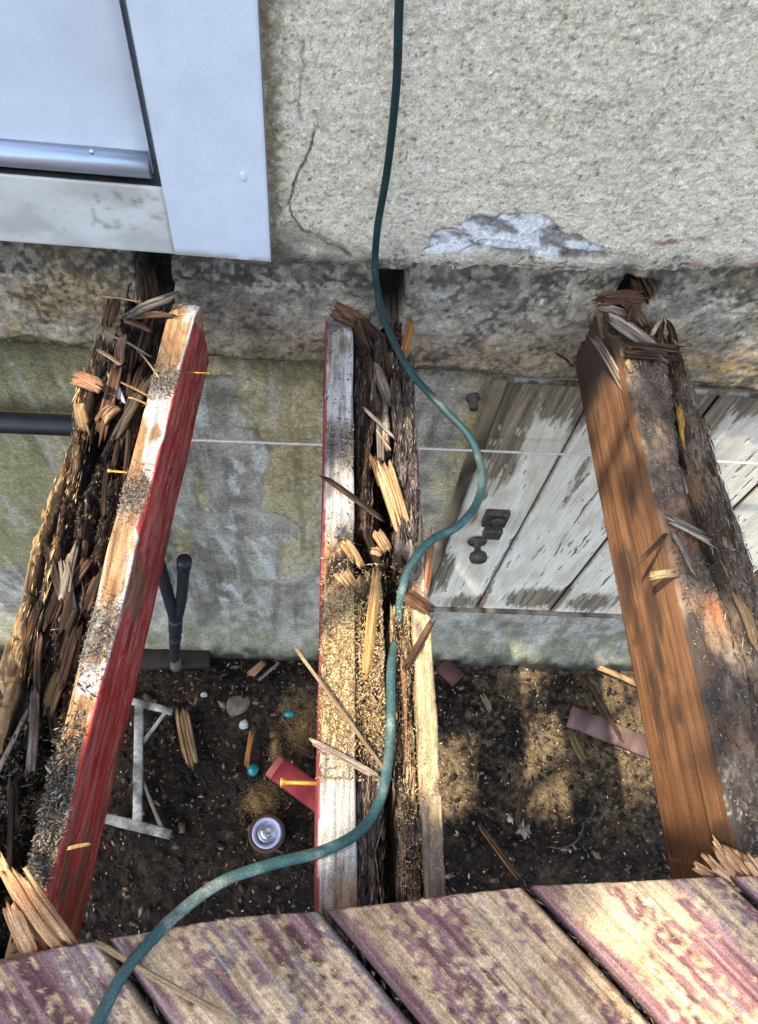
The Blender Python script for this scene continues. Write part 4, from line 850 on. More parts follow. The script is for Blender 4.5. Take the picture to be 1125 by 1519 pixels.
flakes('sawdust_grains', j2, p, rng.uniform(.001, .004, len(p)), rng.uniform(.0005, .0014, len(p)), pick([S(206, 178, 130), S(228, 206, 164), S(160, 128, 90)], len(p), 7), 9, flat=.3)

# ---- right joist
j3 = thing('floor_joist', 'right solid brown joist with clean sawn side and dirty grey top', 'joist', (0.55, 0.4, 1.85), 'deck joists')
xl3 = lambda y: 0.486 - 0.006 * y + nz(y, 7, 701) * 0.003
xr3 = lambda y: 0.622 - 0.03 * y + nz(y, 9, 702) * 0.012
def j3_top(X, Y):
    n = fb(X * 26, Y * 18, 0, 711, 4) - .5; n2_ = fb(X * 110, Y * 60, 0, 712, 3) - .5; r = fb(X * 120, Y * 6, 1, 713, 3) - .5
    e = ss(.0, .02, X - xl3(Y))
    groove = np.exp(-((X - (.556 + .012 * np.sin(Y * 9))) / .009) ** 2) * ss(.28, .4, Y)
    return JT - 0.004 + e * (n * 0.022 + n2_ * 0.008 + r * 0.006) - groove * 0.022 - 0.012 * ss(.03, .0, xr3(Y) - X) - 0.055 * ss(.84, .95, Y + n * .10) * (.6 + .8 * fb(X * 60, Y * 20, 2, 714, 3))
def j3_c(X, Y, Z, F):
    g = fb(X * 230, Y * 4, Z * 230, 721, 4); g2 = fb(X * 60, Y * 2.5, Z * 60, 722, 3); n = fb(X * 50, Y * 30, Z * 50, 723, 4); n2_ = fb(X * 260, Y * 200, Z * 260, 724, 3); b = fb(X * 9, Y * 7, Z * 14, 725)
    side = ramp([S(86, 58, 40), S(130, 91, 62), S(158, 116, 82)], ss(.15, .85, .45 * g + .3 * g2 + .25 * n))
    side = mixc(side, S(104, 64, 42), .45 * ss(.30, .05, Y))
    st = ss(.52, .70, fb(X * 10, Y * 12, Z * 22, 726, 4) + .12 * np.exp(-((Y - .50) / .04) ** 2 - ((Z - 1.97) / .05) ** 2))
    side = mixc(side, S(58, 46, 40), .7 * st); side = mixc(side, S(60, 54, 50), .85 * ss(.78, .86, Y + (n - .5) * .10))
    side = mixc(side, S(50, 34, 24), .65 * ss(.72, .78, fb(X * 60, Y * 3, Z * 300, 727, 3)))
    top = ramp([S(62, 53, 47), S(104, 91, 79), S(142, 126, 108)], ss(.25, .75, .35 * n + .4 * n2_ + .25 * b))
    top = mixc(top, S(140, 106, 74), .6 * ss(.52, .66, b + .1 * np.exp(-((Y - .68) / .08) ** 2) - .1 * ss(.2, .1, Y)))
    top = mixc(top, S(44, 38, 36), .8 * ss(.52, .66, fb(X * 24, Y * 12, 3, 728, 4) + .10 * np.exp(-((X - .565) / .02) ** 2)))
    top = mixc(top, S(160, 92, 48), .7 * (np.exp(-((Y - .365) / .02) ** 2 - ((X - .533) / .016) ** 2) + .5 * np.exp(-((Y - .47) / .012) ** 2 - ((X - .52) / .02) ** 2)))
    top = mixc(top, ramp([S(150, 148, 146), S(196, 190, 180)], n2_), .7 * ss(.52, .66, n2_ * .6 + .4 * n) * ss(.22, .08, Y + (n - .5) * .1))
    return np.where((F == 1)[..., None], top, side)
board('beam', j3, M_sawn, yline(.968), xl3, xr3, j3_top, 1.848, j3_c, rx=.0018, nS=64, disp=.0010, grain=(200, 4), seed=731, rnd=.006, endjag=.015)
J3S = [((905, 470), (985, 530), 2.05, 2.03, .024, .012, GREYW), ((930, 520), (1005, 525), 2.035, 2.03, .026, .012, DARKW), ((890, 445), (950, 440), 2.055, 2.06, .024, .014, BROWN), ((892, 455), (940, 470), 2.05, 2.04, .014, .008, GREYW),
       ((925, 445), (955, 480), 2.06, 2.045, .02, .012, BROWN), ((945, 410), (960, 440), 2.03, 2.045, .03, .02, DARKW), ((930, 480), (936, 455), 2.05, 2.07, .005, .004, DARKW), ((968, 495), (980, 475), 2.05, 2.06, .005, .004, GREYW),
       ((848, 542), (828, 526), 1.87, 1.89, .006, .005, DARKW), ((880, 500), (925, 575), 1.995, 2.0, .014, .008, GREYW), ((930, 535), (935, 550), 2.04, 2.03, .008, .005, RAW),
       ((1010, 600), (1022, 668), 2.012, 2.012, .014, .008, [S(170, 128, 60), S(206, 164, 90)]), ((1035, 660), (1075, 745), 2.02, 2.01, .018, .01, DARKW), ((995, 770), (1050, 800), 2.034, 2.03, .012, .006, GREYW), ((950, 830), (985, 795), 2.02, 2.036, .006, .004, DARKW),
       ((965, 855), (1000, 850), 2.032, 2.035, .012, .006, [S(140, 124, 86), S(180, 160, 116)]), ((1000, 790), (1030, 850), 2.034, 2.03, .008, .006, GREYW), ((1075, 800), (1100, 880), 2.03, 2.02, .004, .003, RAW), ((1068, 830), (1090, 880), 2.03, 2.02, .003, .003, RAW), ((1060, 700), (1090, 800), 2.015, 2.01, .014, .01, GREYW),
       ((1090, 880), (1120, 960), 2.03, 2.03, .018, .012, [S(120, 98, 74), S(166, 140, 106)])]
slivers(j3, 12, .45, .92, .545, .60, 1.998, 2.018, [DARKW, GREYW, BLK], 7700)
for i, a in enumerate(J3S): jsp(j3, *a, seed=760 + i, curve=0.002)
p = strip_pts(4200, -.02, .86, lambda y: xl3(y) + .006, xr3, lambda x, y: j3_top(x, y) + .0015, 741, [(0.80, .05, .2), (0.42, .05, .2), (.55, .2, .3), (.12, .09, .3)])
flakes('dirt_crumbs', j3, p, rng.lognormal(-5.7, .5, len(p)).clip(.0015, .012), rng.uniform(.0006, .0022, len(p)), pick([S(96, 84, 74), S(120, 106, 92), S(154, 138, 118), S(176, 154, 120), S(72, 62, 54)], len(p), 8), 10, flat=.4)

fibres(j3, 1500, .03, .95, lambda y: .54 + 0 * y, lambda y: xr3(y), lambda x, y: j3_top(x, y) + .001, [S(60, 52, 46), S(110, 96, 82), S(150, 132, 110), S(90, 66, 46)], 742, .05)
fibres(j3, 900, .80, .96, lambda y: xl3(y) + .003, lambda y: xr3(y), lambda x, y: j3_top(x, y) + .001, [S(60, 52, 46), S(96, 82, 70), S(130, 112, 92), S(70, 44, 30)], 743, .05, .01)
# ---- broken deck board splinters in the foreground
for k, lst in {-3: [((98, 1402), (22, 1292), 2.062, 2.085, .022, .010), ((70, 1400), (0, 1275), 2.055, 2.08, .010, .006), ((45, 1412), (15, 1345), 2.06, 2.075, .020, .009)],
               2: [((1060, 1300), (1030, 1283), 2.062, 2.072, .009, .007), ((1075, 1300), (1046, 1268), 2.064, 2.082, .008, .007), ((1092, 1300), (1062, 1256), 2.064, 2.088, .010, .008), ((1105, 1300), (1078, 1262), 2.06, 2.085, .010, .008), ((1118, 1302), (1090, 1268), 2.06, 2.08, .012, .008), ((1130, 1302), (1108, 1272), 2.06, 2.08, .012, .008), ((1066, 1302), (1140, 1292), 2.06, 2.062, .03, .012), ((1082, 1300), (1052, 1280), 2.07, 2.074, .010, .006)]}.items():
    for i, (a, b, z0, z1, wd, th_) in enumerate(lst):
        o = jsp(None, a, b, z0, z1, wd, th_ * .7, [S(176, 124, 84), S(208, 160, 114), S(224, 188, 148)], 800 + 20 * k + i, 'splinter', None, 0, .3)
        o.parent = deck_planks[k]; Mi = (Matrix.Translation(deck.location) @ Matrix.Rotation(math.radians(-135), 4, 'Z')).inverted(); o.data.transform(Mi)
# sawdust flakes over the deck
n = 5200; P = np.stack([rng.uniform(-.42, .62, n), rng.uniform(-.22, .05, n), np.zeros(n)], -1)
keep = P[:, 1] < cut_y(P[:, 0]) - .003; P = P[keep]; tq = ((P[:, 0] + P[:, 1]) / math.sqrt(2) - 0.0185) % 0.1625
P[:, 2] = DZ + np.where((tq > .006) & (tq < .157), .0008, -.012)
dn = fb(P[:, 0] * 14, P[:, 1] * 14, 2, 811); P = P[dn + rng.uniform(-.15, .15, len(P)) > .45]
o = flakes('sawdust', None, P, rng.lognormal(-6.2, .5, len(P)).clip(.001, .007), rng.uniform(.0006, .0015, len(P)), pick([S(206, 172, 124), S(222, 194, 150), S(186, 150, 106), S(150, 122, 90)], len(P), 9), 11, flat=.25)
tag(o, 'loose pale sawdust strewn over the maroon deck boards', 'sawdust')
# dark twig litter in the gaps
P = []
for k in range(-3, 4):
    m_ = 170; s = rng.uniform(-.15, .6, m_); tv = 0.0185 + .1625 * k + rng.normal(0, .003, m_)
    x = (tv + s) / math.sqrt(2); y = (tv - s) / math.sqrt(2); ok = (y < cut_y(x) - .002) & (y > -.3); P.append(np.stack([x, y, np.full(m_, DZ - .006)], -1)[ok])
P = np.concatenate(P); o = flakes('gap_litter', None, P, rng.uniform(.004, .016, len(P)), rng.uniform(.0015, .004, len(P)), pick([S(40, 38, 30), S(74, 70, 50), S(120, 108, 76), S(30, 28, 26)], len(P), 10), 12, yaw=rng.normal(-math.pi / 4, .4, len(P)))
tag(o, 'dark leaf litter packed in the gaps between deck boards', 'litter')

# ================================================================== CORD, CABLE, PIPES
def cp(px, py, mode, v): return (at_y if mode == 'y' else at_z)(px, py, v)
cordpts = [at_y(600, -260, .955), at_y(597, -120, .955), at_y(592, 18, .955), at_y(588, 130, .955), at_y(575, 250, .955), at_y(560, 340, .950), at_y(557, 400, .935),
           cp(564, 450, 'z', 2.052), cp(581, 500, 'z', 2.045), cp(612, 555, 'z', 2.040), cp(660, 608, 'z', 2.036), cp(698, 650, 'z', 2.03), cp(715, 700, 'z', 2.028), cp(708, 745, 'z', 2.03), cp(680, 780, 'z', 2.036), cp(640, 802, 'z', 2.046), cp(611, 836, 'z', 2.044), cp(597, 874, 'z', 2.026), cp(590, 930, 'z', 1.998), cp(584, 965, 'z', 2.008),
           cp(580, 1000, 'z', 2.028), cp(580, 1060, 'z', 2.036), cp(576, 1130, 'z', 2.038), cp(564, 1187, 'z', 2.040), cp(535, 1232, 'z', 2.044), cp(480, 1262, 'z', 2.05), cp(400, 1283, 'z', 2.06), cp(330, 1308, 'z', 2.072), cp(270, 1350, 'z', 2.078), cp(220, 1400, 'z', 2.0785), cp(180, 1450, 'z', 2.0785), cp(142, 1522, 'z', 2.0785), cp(80, 1640, 'z', 2.0785), cp(20, 1780, 'z', 2.0785)]
CP = tube_pts(cordpts, sub=8)
def cord_c(V):
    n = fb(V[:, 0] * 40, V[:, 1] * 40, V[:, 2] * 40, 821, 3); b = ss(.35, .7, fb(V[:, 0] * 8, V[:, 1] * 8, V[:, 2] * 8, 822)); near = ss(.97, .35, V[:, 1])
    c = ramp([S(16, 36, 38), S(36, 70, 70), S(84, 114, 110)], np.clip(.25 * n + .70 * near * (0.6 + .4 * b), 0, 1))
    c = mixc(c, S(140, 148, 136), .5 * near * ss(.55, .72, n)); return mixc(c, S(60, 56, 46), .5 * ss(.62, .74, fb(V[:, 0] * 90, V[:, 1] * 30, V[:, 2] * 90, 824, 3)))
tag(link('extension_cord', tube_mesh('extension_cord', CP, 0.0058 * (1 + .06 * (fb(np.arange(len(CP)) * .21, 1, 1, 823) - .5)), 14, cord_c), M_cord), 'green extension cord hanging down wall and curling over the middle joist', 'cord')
cb = [np.array([x, .972, at_y(300, 652, .972)[2] + (x + .29) * .022 + .004 * math.sin(x * 3)]) for x in np.linspace(-2.2, 2.2, 34)]
tag(link('cable', tube_mesh('cable', np.array(cb), 0.0031, 8), M_string), 'thin white cable stretched level across the foundation', 'cable')
pipe = thing('drain_pipe', 'black plastic drain pipe with branch running down the foundation', 'pipe', (-.5, .95, 0))
zp = at_y(40, 628, .95)[2]
def pt(name, P, r, sub=6): P = np.array(P, float); return link(name, tube_mesh(name, tube_pts(P, sub=sub) - org(pipe), r, 18), M_black, pipe)
pt('horizontal_pipe', [(-2.6, .95, zp - .03), (-1.4, .95, zp - .015), (-.62, .95, zp), (-.56, .95, zp), (-.505, .945, zp - .03), (-.480, .935, zp - .09), (-.478, .93, zp - .2)], .024)
pt('down_pipe', [(-.478, .93, zp - .19), (-.484, .92, .95), (-.500, .90, .49)], .0195)
pt('branch', [(-.417, .93, .90), (-.455, .915, .68), (-.500, .90, .49)], .0185)
pt('socket', [(-.411, .932, .935), (-.419, .929, .89)], .0225)
pt('socket', [(-.496, .903, .53), (-.512, .898, .42)], .0245)
pt('outlet', [(-.508, .899, .45), (-.545, .89, .22), (-.555, .886, .14)], .0195)
pt('clamp', [(-.522, .896, .36), (-.527, .895, .335)], .0225)
lathe('spout', [(.018, -.01), (.020, .0), (.021, .05), (.023, .10), (.018, .105)], (-.553, .887, .15), (-.12, -.03, -1), mat_attr('grey_spout', axis=None, rough=.8, gs=60, gamt=.4, famt=.4, bump=.4, col=S(104, 100, 90)), pipe, 14, org(pipe))

# ================================================================== DEBRIS ON THE GROUND
def gz(p): return float(ground_z(p[0], p[1]))
def gp(px, py, dz=0.0): p = at_z(px, py, 0.0); p = at_z(px, py, gz(p)); return np.array([p[0], p[1], gz(p) + dz])
# white wooden trestle frame lying on the soil
fr = thing('frame', 'weathered white wooden I-shaped frame lying on the soil', 'frame', gp(205, 1130))
def bar(name, parent, a, b, w_, h_, seed, pal):
    a = np.array(a); b = np.array(b); d = b - a; ln = np.linalg.norm(d); d /= ln; s = np.cross(d, (0, 0, 1)); s /= np.linalg.norm(s); u = np.cross(s, d)
    L = 26; bv = min(w_, h_) * .15; pr = np.array([(-w_/2+bv, -h_/2), (w_/2-bv, -h_/2), (w_/2, -h_/2+bv), (w_/2, h_/2-bv), (w_/2-bv, h_/2), (-w_/2+bv, h_/2), (-w_/2, h_/2-bv), (-w_/2, -h_/2+bv)])
    R = np.stack([a + d * ln * t + np.outer(pr[:, 0], s) + np.outer(pr[:, 1], u) + (fb(t * 5 + seed, np.arange(8) * .4, 1, seed, 2)[:, None] - .5) * .004 for t in np.linspace(0, 1, L)])
    V, q, t = loft(R); n = .5 + .7 * (fb(V[:, 0] * 26, V[:, 1] * 26, V[:, 2] * 26, seed, 3) - .5); return link(name, mesh_np(name, V - org(parent), q, ramp(pal, ss(.28, .68, n)), False, t), M_conc if pal is FW else M_sawn, parent)
FW = [S(58, 53, 46), S(132, 129, 121), S(178, 177, 172)]
zf = .035
def fpx(px, py, z): return at_z(px, py, z)
bar('upright', fr, fpx(207, 1046, zf), fpx(204, 1222, zf), .033, .020, 831, FW)
bar('foot', fr, fpx(140, 1210, zf), fpx(254, 1238, zf), .034, .024, 832, FW)
bar('crossbar', fr, fpx(180, 1036, zf + .006), fpx(256, 1056, zf), .026, .022, 833, FW)
bar('brace', fr, fpx(246, 1056, zf - .006), fpx(212, 1102, zf - .006), .014, .012, 834, [S(110, 104, 94), S(170, 166, 158)])
bar('brace', fr, fpx(212, 1160, zf - .008), fpx(240, 1228, zf - .008), .012, .012, 835, [S(100, 94, 84), S(150, 146, 138)])
# round tin with a shiny dished end
tc_ = gp(396, 1238); tin = thing('tin_can', 'round tin with shiny silver end and brown rim, half sunk in soil', 'tin can', tc_)
rim_m = mat_attr('rusty_rim', axis=None, rough=.7, gs=120, gamt=.4, famt=.4, bump=.4, col=S(74, 58, 44)); lil = mat_attr('pale_enamel', axis=None, rough=.4, gs=90, gamt=.15, famt=.1, bump=.1, col=S(172, 172, 196))
ax = (0.05, 0.0, 1)
lathe('body', [(.058, -.05), (.066, 0.0), (.068, .05), (.066, .062), (.060, .066), (.054, .062), (.052, .05)], tc_, ax, rim_m, tin, 28, tc_)
lathe('rim', [(.056, .052), (.0535, .066), (.050, .070), (.044, .066), (.040, .056), (.040, .045)], tc_, ax, lil, tin, 28, tc_)
lathe('end', [(.041, .050), (.036, .056), (.030, .054), (.024, .060), (.012, .062), (.002, .059)], tc_, (0.12, .08, 1), M_tin, tin, 24, tc_)
# turquoise glass
def rock(name, label, cat, px, py, size, pal, seed, mat, sub=2, squash=(1, 1, .6), dz=0.3, group=None, rot=0):
    import bmesh
    bm = bmesh.new(); bmesh.ops.create_icosphere(bm, subdivisions=sub, radius=1); c = gp(px, py)
    V = np.array([v.co[:] for v in bm.verts]); n = fb(V[:, 0] * 1.6 + seed, V[:, 1] * 1.6, V[:, 2] * 1.6, seed, 3) - .5
    V = V * (1 + .7 * n[:, None]) * np.array(squash) * size; ca, sa = math.cos(rot), math.sin(rot); V = np.stack([V[:, 0] * ca - V[:, 1] * sa, V[:, 0] * sa + V[:, 1] * ca, V[:, 2]], -1)
    f = np.array([[v.index for v in fc.verts] for fc in bm.faces]); bm.free()
    cols = ramp(pal, ss(.25, .75, fb(V[:, 0] * 50, V[:, 1] * 50, V[:, 2] * 50, seed + 1, 3)))
    o = link(name, mesh_np(name, V + [0, 0, size * squash[2] * dz], None, cols, False, f), mat); o.location = c; return tag(o, label, cat, group)
rock('glass_shard', 'small bright turquoise glass lump beside the red wood block', 'glass', 376, 1143, .026, [S(20, 110, 116), S(50, 160, 166)], 841, M_glass, 1, (1, 1.1, .8), .6)
rock('glass_shard', 'dull teal glass piece near the middle joist', 'glass', 430, 1060, .030, [S(20, 90, 100), S(30, 120, 130)], 842, M_glass, 1, (1, .7, .4), .5)
rock('stone', 'flat grey stone lying in the dark soil', 'stone', 355, 1046, .052, [S(84, 80, 70), S(120, 114, 100)], 843, M_conc, 2, (1, .8, .22), .4, rot=.4)
rock('plaster_lump', 'small white plaster lump below the flat grey stone', 'plaster', 362, 1076, .022, [S(170, 166, 160), S(206, 204, 200)], 844, M_conc, 1, (1, 1, .7), .5)
rock('plaster_lump', 'tiny white plaster crumb near the drain outlet', 'plaster', 303, 1031, .017, [S(160, 156, 146), S(196, 192, 184)], 845, M_conc, 1, (1, .7, .6), .5)
rock('plaster_lump', 'pale crumb of plaster beside a leaf on the right hand soil', 'plaster', 756, 1216, .016, [S(170, 160, 146), S(200, 190, 176)], 846, M_conc, 1, (1, .7, .6), .5)
def heap(label, px, py, rx, ry, h, pal, seed, n=6000):
    c = gp(px, py); r_ = np.random.default_rng(seed); a = r_.uniform(0, 2 * math.pi, n); q = np.abs(r_.normal(0, .55, n)) * (0.75 + .5 * fb(np.cos(a) * 2, np.sin(a) * 2, 1, seed))
    x = c[0] + rx * q * np.cos(a); y = c[1] + ry * q * np.sin(a); z = ground_z(x, y) + h * np.exp(-2 * q * q) * (.6 + .8 * fb(x * 40, y * 40, 2, seed)) + .001
    o = flakes('sawdust_heap', None, np.stack([x, y, z], -1), r_.lognormal(-6.0, .5, n).clip(.0015, .012), r_.uniform(.001, .004, n), pick(pal, n, seed), seed, flat=.5); return tag(o, label, 'sawdust')
heap('sandy heap of sawdust next to the round tin', 388, 1190, .085, .075, .03, [S(120, 92, 56), S(170, 136, 88), S(196, 162, 112), S(70, 54, 38)], 847)
heap('brown sawdust heap half hidden by the middle joist', 450, 1080, .10, .13, .03, [S(90, 70, 44), S(140, 110, 70), S(166, 134, 88)], 848)
heap('thin curved ridge of sawdust beside the teal glass', 410, 1110, .035, .07, .025, [S(130, 100, 62), S(186, 152, 100)], 849, 2500)
# red painted wood block
rbk = thing('wood_block', 'chunk of red painted timber on the soil by the middle joist', 'wood block', gp(440, 1160))
REDP = [S(110, 30, 34), S(146, 46, 48), S(164, 62, 60)]
bar('block', rbk, at_z(412, 1140, .10), at_z(500, 1205, .06), .085, .07, 851, REDP)
bar('cut_end', rbk, at_z(405, 1135, .101), at_z(413, 1141, .10), .083, .068, 852, [S(150, 70, 64), S(184, 104, 92)])
# scraps of wood
def scrap(label, a, b, wd, th_, pal, seed, z0=.02, z1=.02, name='wood_scrap', cat='wood scrap', curve=0):
    pa, pb = at_z(*a, z0), at_z(*b, z1); base = (pa + pb) / 2; base[2] = 0
    o = bar('board', None, pa, pb, wd, th_, seed, pal) if name == 'board' else splinter(name, None, pa, pb, wd, th_, pal, seed, None, curve)
    o.data.transform(Matrix.Translation(-Vector(base))); o.location = base; return tag(o, label, cat)
scrap('pale brown rotted scrap standing out in soil right of the white frame', (268, 1050), (284, 1130), .055, .03, [S(84, 66, 46), S(140, 112, 78), S(176, 150, 112)], 861, .03, .03)
scrap('thin orange wood sliver above the turquoise glass', (374, 1086), (366, 1135), .022, .012, [S(120, 80, 40), S(176, 126, 70)], 862)
scrap('small tan wood chip near the foundation by the stone', (372, 1000), (390, 984), .030, .014, [S(140, 104, 76), S(190, 150, 118)], 863)
scrap('grey bent twig near the foundation left of the middle joist', (385, 1008), (412, 985), .010, .008, GREYW, 864)
scrap('dark rough board lying against the foundation under the drain', (208, 978), (312, 974), .09, .04, [S(20, 18, 16), S(34, 29, 25), S(46, 39, 32)], 865, .02, .02, 'board', 'board')
scrap('short brown wood chip by the sawdust behind the red block', (435, 1105), (458, 1118), .034, .02, BROWN, 866, .04, .04)
scrap('purplish board scrap half buried right of the middle bay', (845, 1062), (968, 1112), .085, .025, [S(58, 44, 42), S(92, 70, 66), S(120, 96, 90)], 867, .03, .04, 'board', 'board')
scrap('long pale splinter lying near the foundation beside the right joist', (888, 990), (945, 1015), .022, .012, RAW, 868, .05, .05)
scrap('dark narrow stick slanting behind the purplish board scrap', (865, 995), (925, 1100), .02, .015, DARKW, 869, .04, .05, 'stick', 'stick')
scrap('narrow greenish wood sliver on soil below the purplish board', (848, 1090), (868, 1130), .028, .014, [S(90, 80, 50), S(130, 116, 78)], 870)
scrap('thin dark stick with orange tip near the deck edge', (712, 1225), (768, 1300), .018, .014, [S(44, 34, 26), S(92, 66, 44), S(150, 104, 66)], 871, .02, .03, 'stick', 'stick')
scrap('curled brown bark strip standing by the pale leaf', (775, 1168), (768, 1220), .022, .012, [S(58, 40, 28), S(104, 74, 50)], 872, .02, .02, 'bark_strip', 'bark')
scrap('small pale wood bit on dark soil beside middle joist', (716, 1030), (726, 1052), .022, .012, [S(110, 96, 74), S(150, 132, 104)], 873)
scrap('dark reddish board end against the foundation beside the middle joist', (655, 985), (680, 1010), .07, .03, [S(60, 40, 34), S(90, 62, 52)], 874, .02, .02, 'board', 'board')
ct = np.array([at_z(a_, b_, .02) for a_, b_ in [(815, 1256), (835, 1258), (855, 1248), (864, 1232), (866, 1222)]])
tag(link('root', tube_mesh('root', tube_pts(ct), .0035, 6), M_bark), 'thin curled root on the dark soil near the deck edge', 'root')
# pale dry leaf
lp_ = gp(776, 1232); import bmesh
bm = bmesh.new(); outl = [(0, -.05), (.02, -.02), (.045, -.02), (.03, .005), (.04, .03), (.012, .03), (0, .06), (-.012, .03), (-.04, .035), (-.03, .005), (-.045, -.015), (-.018, -.02)]
ctr = bm.verts.new((0, 0, .018)); vsx = [bm.verts.new((x, y, .012 + .010 * math.sin(i * 2.3))) for i, (x, y) in enumerate(outl)]
for i in range(12): bm.faces.new([ctr, vsx[i], vsx[(i + 1) % 12]])
ext = bmesh.ops.solidify(bm, geom=bm.faces[:], thickness=.0012)
me = bpy.data.meshes.new('leaf'); bm.to_mesh(me); bm.free()
o = link('leaf', me, mat_attr('dry_leaf', axis=None, rough=.8, gs=60, gamt=.3, famt=.2, bump=.3, col=S(168, 156, 140))); o.location = lp_; o.scale = (.7, .7, 1); tag(o, 'pale dry lobed leaf lying on the right hand soil', 'leaf')
# loose sticks lying over the middle joist
def lstick(label, a, b, z0, z1, wd, th_, pal, seed, group=None):
    return tag(splinter('stick', None, at_z(*a, z0), at_z(*b, z1), wd, th_, pal, seed, None, .002), label, 'stick', group)
lstick('thin pale stick slanting across the middle joist onto the cord', (441, 965), (570, 1142), 2.043, 2.032, .0042, .004, [S(150, 124, 92), S(200, 172, 132)], 881)
lstick('flat grey stick poking left off the middle joist above the nail', (459, 1098), (556, 1150), 2.040, 2.032, .007, .004, [S(120, 104, 90), S(166, 148, 130)], 882)
lstick('short dark twig laid across the upper part of middle joist', (487, 712), (555, 762), 2.038, 2.034, .0045, .004, DARKW, 883)
lstick('long pale splinter lying on the deck across a board gap', (152, 1402), (335, 1505), 2.078, 2.076, .004, .003, [S(150, 124, 92), S(190, 162, 124)], 884)
lstick('short tan splinter on the top edge of the left joist', (104, 1258), (132, 1252), 2.034, 2.036, .0035, .003, RAW, 885)

# ---- uncountable crumbs on the soil
n = 9000; x = rng.uniform(-1.1, 1.75, n); y = rng.uniform(-.15, .97, n); P = np.stack([x, y, ground_z(x, y) + .003], -1)
L_ = rng.lognormal(-4.25, .55, n).clip(.004, .06); pal = pick([S(22, 19, 16), S(40, 34, 28), S(60, 50, 40), S(86, 72, 56), S(120, 100, 76), S(34, 28, 24), S(30, 26, 22)], n, 11)
o = flakes('soil_litter', None, P, L_, L_ * rng.uniform(.08, .8, n), pal, 13, flat=.8); tag(o, 'dark bark and twig litter covering the soil', 'litter')
n = 1100; x = np.concatenate([rng.uniform(-1.0, .2, n // 3), rng.uniform(.35, 1.6, n - n // 3)]); y = rng.uniform(-.05, .97, n); P = np.stack([x, y, ground_z(x, y) + .006], -1)
L_ = rng.lognormal(-4.8, .5, n).clip(.003, .022); o = flakes('pale_chips', None, P, L_, L_ * rng.uniform(.2, .7, n), pick([S(150, 138, 120), S(186, 176, 160), S(206, 200, 190), S(160, 120, 80)], n, 12), 14, flat=.6); tag(o, 'scattered tiny pale wood chips on the soil', 'wood chips')

# ================================================================== TREE out of view, crown cut with gaps for the sun patches
kdir = SUNK / np.linalg.norm(SUNK)
lit = []
def L(px, py, r, z=None, y=None, x=None): lit.append((at_z(px, py, z) if z is not None else at_y(px, py, y) if y is not None else at_x(px, py, x), r))
for a in [(500, 930, .05), (490, 1010, .05), (520, 1060, .05), (560, 960, .05), (600, 1060, .06), (545, 1110, .05), (490, 1120, .04), (620, 980, .05), (640, 1080, .04)]: L(*a, z=2.03)
for a in [(100, 720, .04), (70, 800, .045), (50, 900, .045), (110, 860, .05), (160, 700, .03), (175, 800, .03), (130, 580, .035), (200, 650, .03)]: L(*a, z=2.02)
for a in [(575, 740, .03), (495, 860, .04), (270, 480, .03), (1090, 940, .03)]: L(*a, z=2.03)
for a in [(900, 590, .028), (905, 690, .03), (945, 650, .02), (930, 830, .036), (945, 900, .036), (960, 960, .036), (980, 1040, .032), (1020, 1180, .035), (1000, 1100, .02)]: L(*a, x=.484)
for x0_, x1_, y0_, y1_ in [(.86, 1.08, .42, .70), (1.18, 1.46, .50, .95), (.52, .60, .42, .62), (.84, .92, .90, .97)]:
    for x_ in np.arange(x0_, x1_, .05):
        for y_ in np.arange(y0_, y1_, .05): lit.append((np.array([x_, y_, 0.0]), 0.062 + .012 * math.sin(x_ * 50 + y_ * 31)))
for a in [(960, 1405, .04), (1010, 1460, .045), (1060, 1510, .05), (1000, 1520, .04), (930, 1400, .02)]: L(*a, z=DZ)
for a in [(1095, 730, .05), (1110, 800, .06), (1075, 850, .03)]: L(*a, y=1.0)
tree = thing('tree', 'unseen leafy tree beside the deck, crown shaped to dapple the light', 'tree', (-3.3, -1.7, 0))
ctr = np.array([0.1, .3, 1.5]) - kdir * 4.6
n = 34000
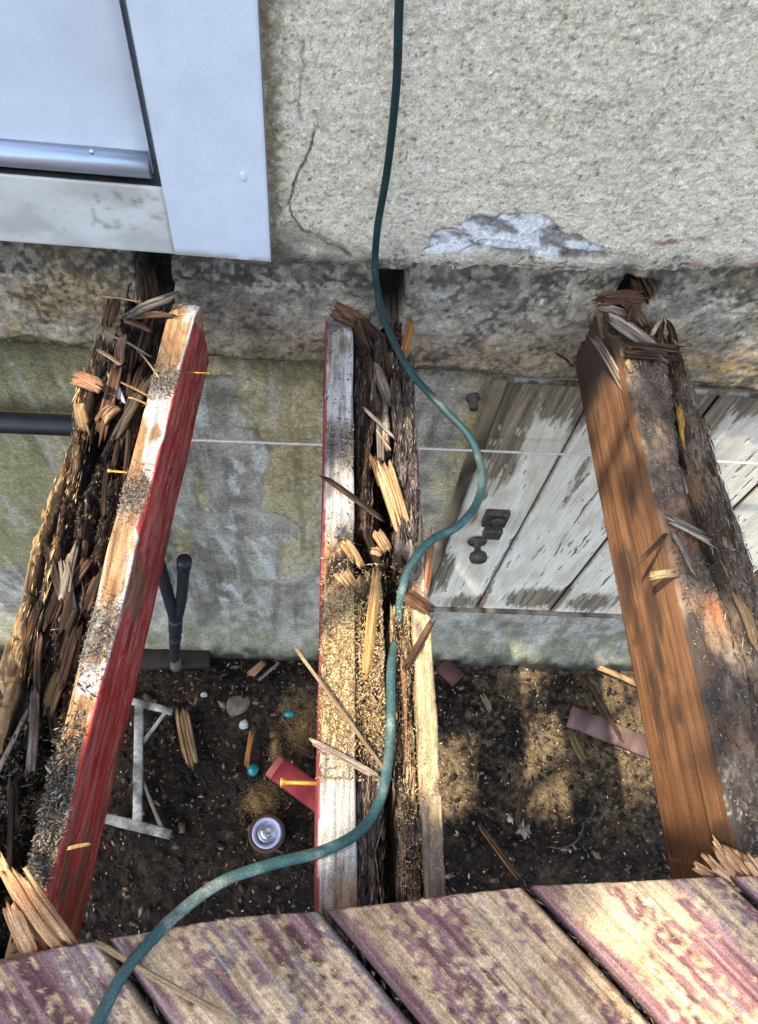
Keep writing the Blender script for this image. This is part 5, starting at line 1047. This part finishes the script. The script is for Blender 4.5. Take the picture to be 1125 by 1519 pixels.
u1 = np.cross(kdir, (0, 0, 1)); u1 /= np.linalg.norm(u1); u2 = np.cross(kdir, u1)
rr = np.sqrt(rng.uniform(0, 1, n)) * 1.75; aa = rng.uniform(0, 2 * math.pi, n)
Pc = ctr + np.outer(rr * np.cos(aa) , u1) + np.outer(rr * np.sin(aa), u2) + np.outer(rng.normal(0, .38, n), kdir)
ok = np.ones(n, bool)
for q_, r in lit:
    v = Pc - q_; v = v - np.outer(v @ kdir, kdir); ok &= np.linalg.norm(v, axis=1) > r + .035  # leaves dropped along sun lines so light reaches the chosen spots
Pc = Pc[ok]; n = len(Pc)
ya = rng.uniform(0, 2 * math.pi, n); d = np.stack([np.cos(ya), np.sin(ya), rng.normal(0, .4, n)], -1); d /= np.linalg.norm(d, axis=1)[:, None]
s = np.cross(d, np.array([0, 0, 1]) + rng.normal(0, .4, (n, 3))); s /= np.linalg.norm(s, axis=1)[:, None]; ups = np.cross(s, d); ln = rng.uniform(.08, .12, n)[:, None]
V = np.stack([Pc - d * ln / 2, Pc + s * ln * .28 + ups * .008, Pc + d * ln / 2, Pc - s * ln * .28 + ups * .008], 1).reshape(-1, 3)
t = (np.array([[0, 1, 2], [0, 2, 3]])[None] + 4 * np.arange(n)[:, None, None]).reshape(-1, 3)
link('crown', mesh_np('crown', V - org(tree), None, None, False, t), M_leaf, tree)
tb = np.array([(-3.3, -1.7, -.2), (-3.28, -1.68, 1.2), (-3.15, -1.55, 2.4), (-2.9, -1.3, 3.5), (-2.5, -1.0, 4.3)])
link('trunk', tube_mesh('trunk', tube_pts(tb) - org(tree), np.linspace(.17, .07, 33), 12), M_bark, tree)
for e in [(-1.2, .3, 5.4), (-2.3, .6, 5.2), (-1.2, -1.2, 5.6), (-2.6, -1.0, 6.0)]:
    b0 = np.array((-2.75, -1.18, 3.8)); e = np.array(e); mid = (b0 + e) / 2 + [0, 0, .25]
    link('limb', tube_mesh('limb', tube_pts([b0, mid, e]) - org(tree), np.linspace(.06, .012, 17), 8), M_bark, tree)
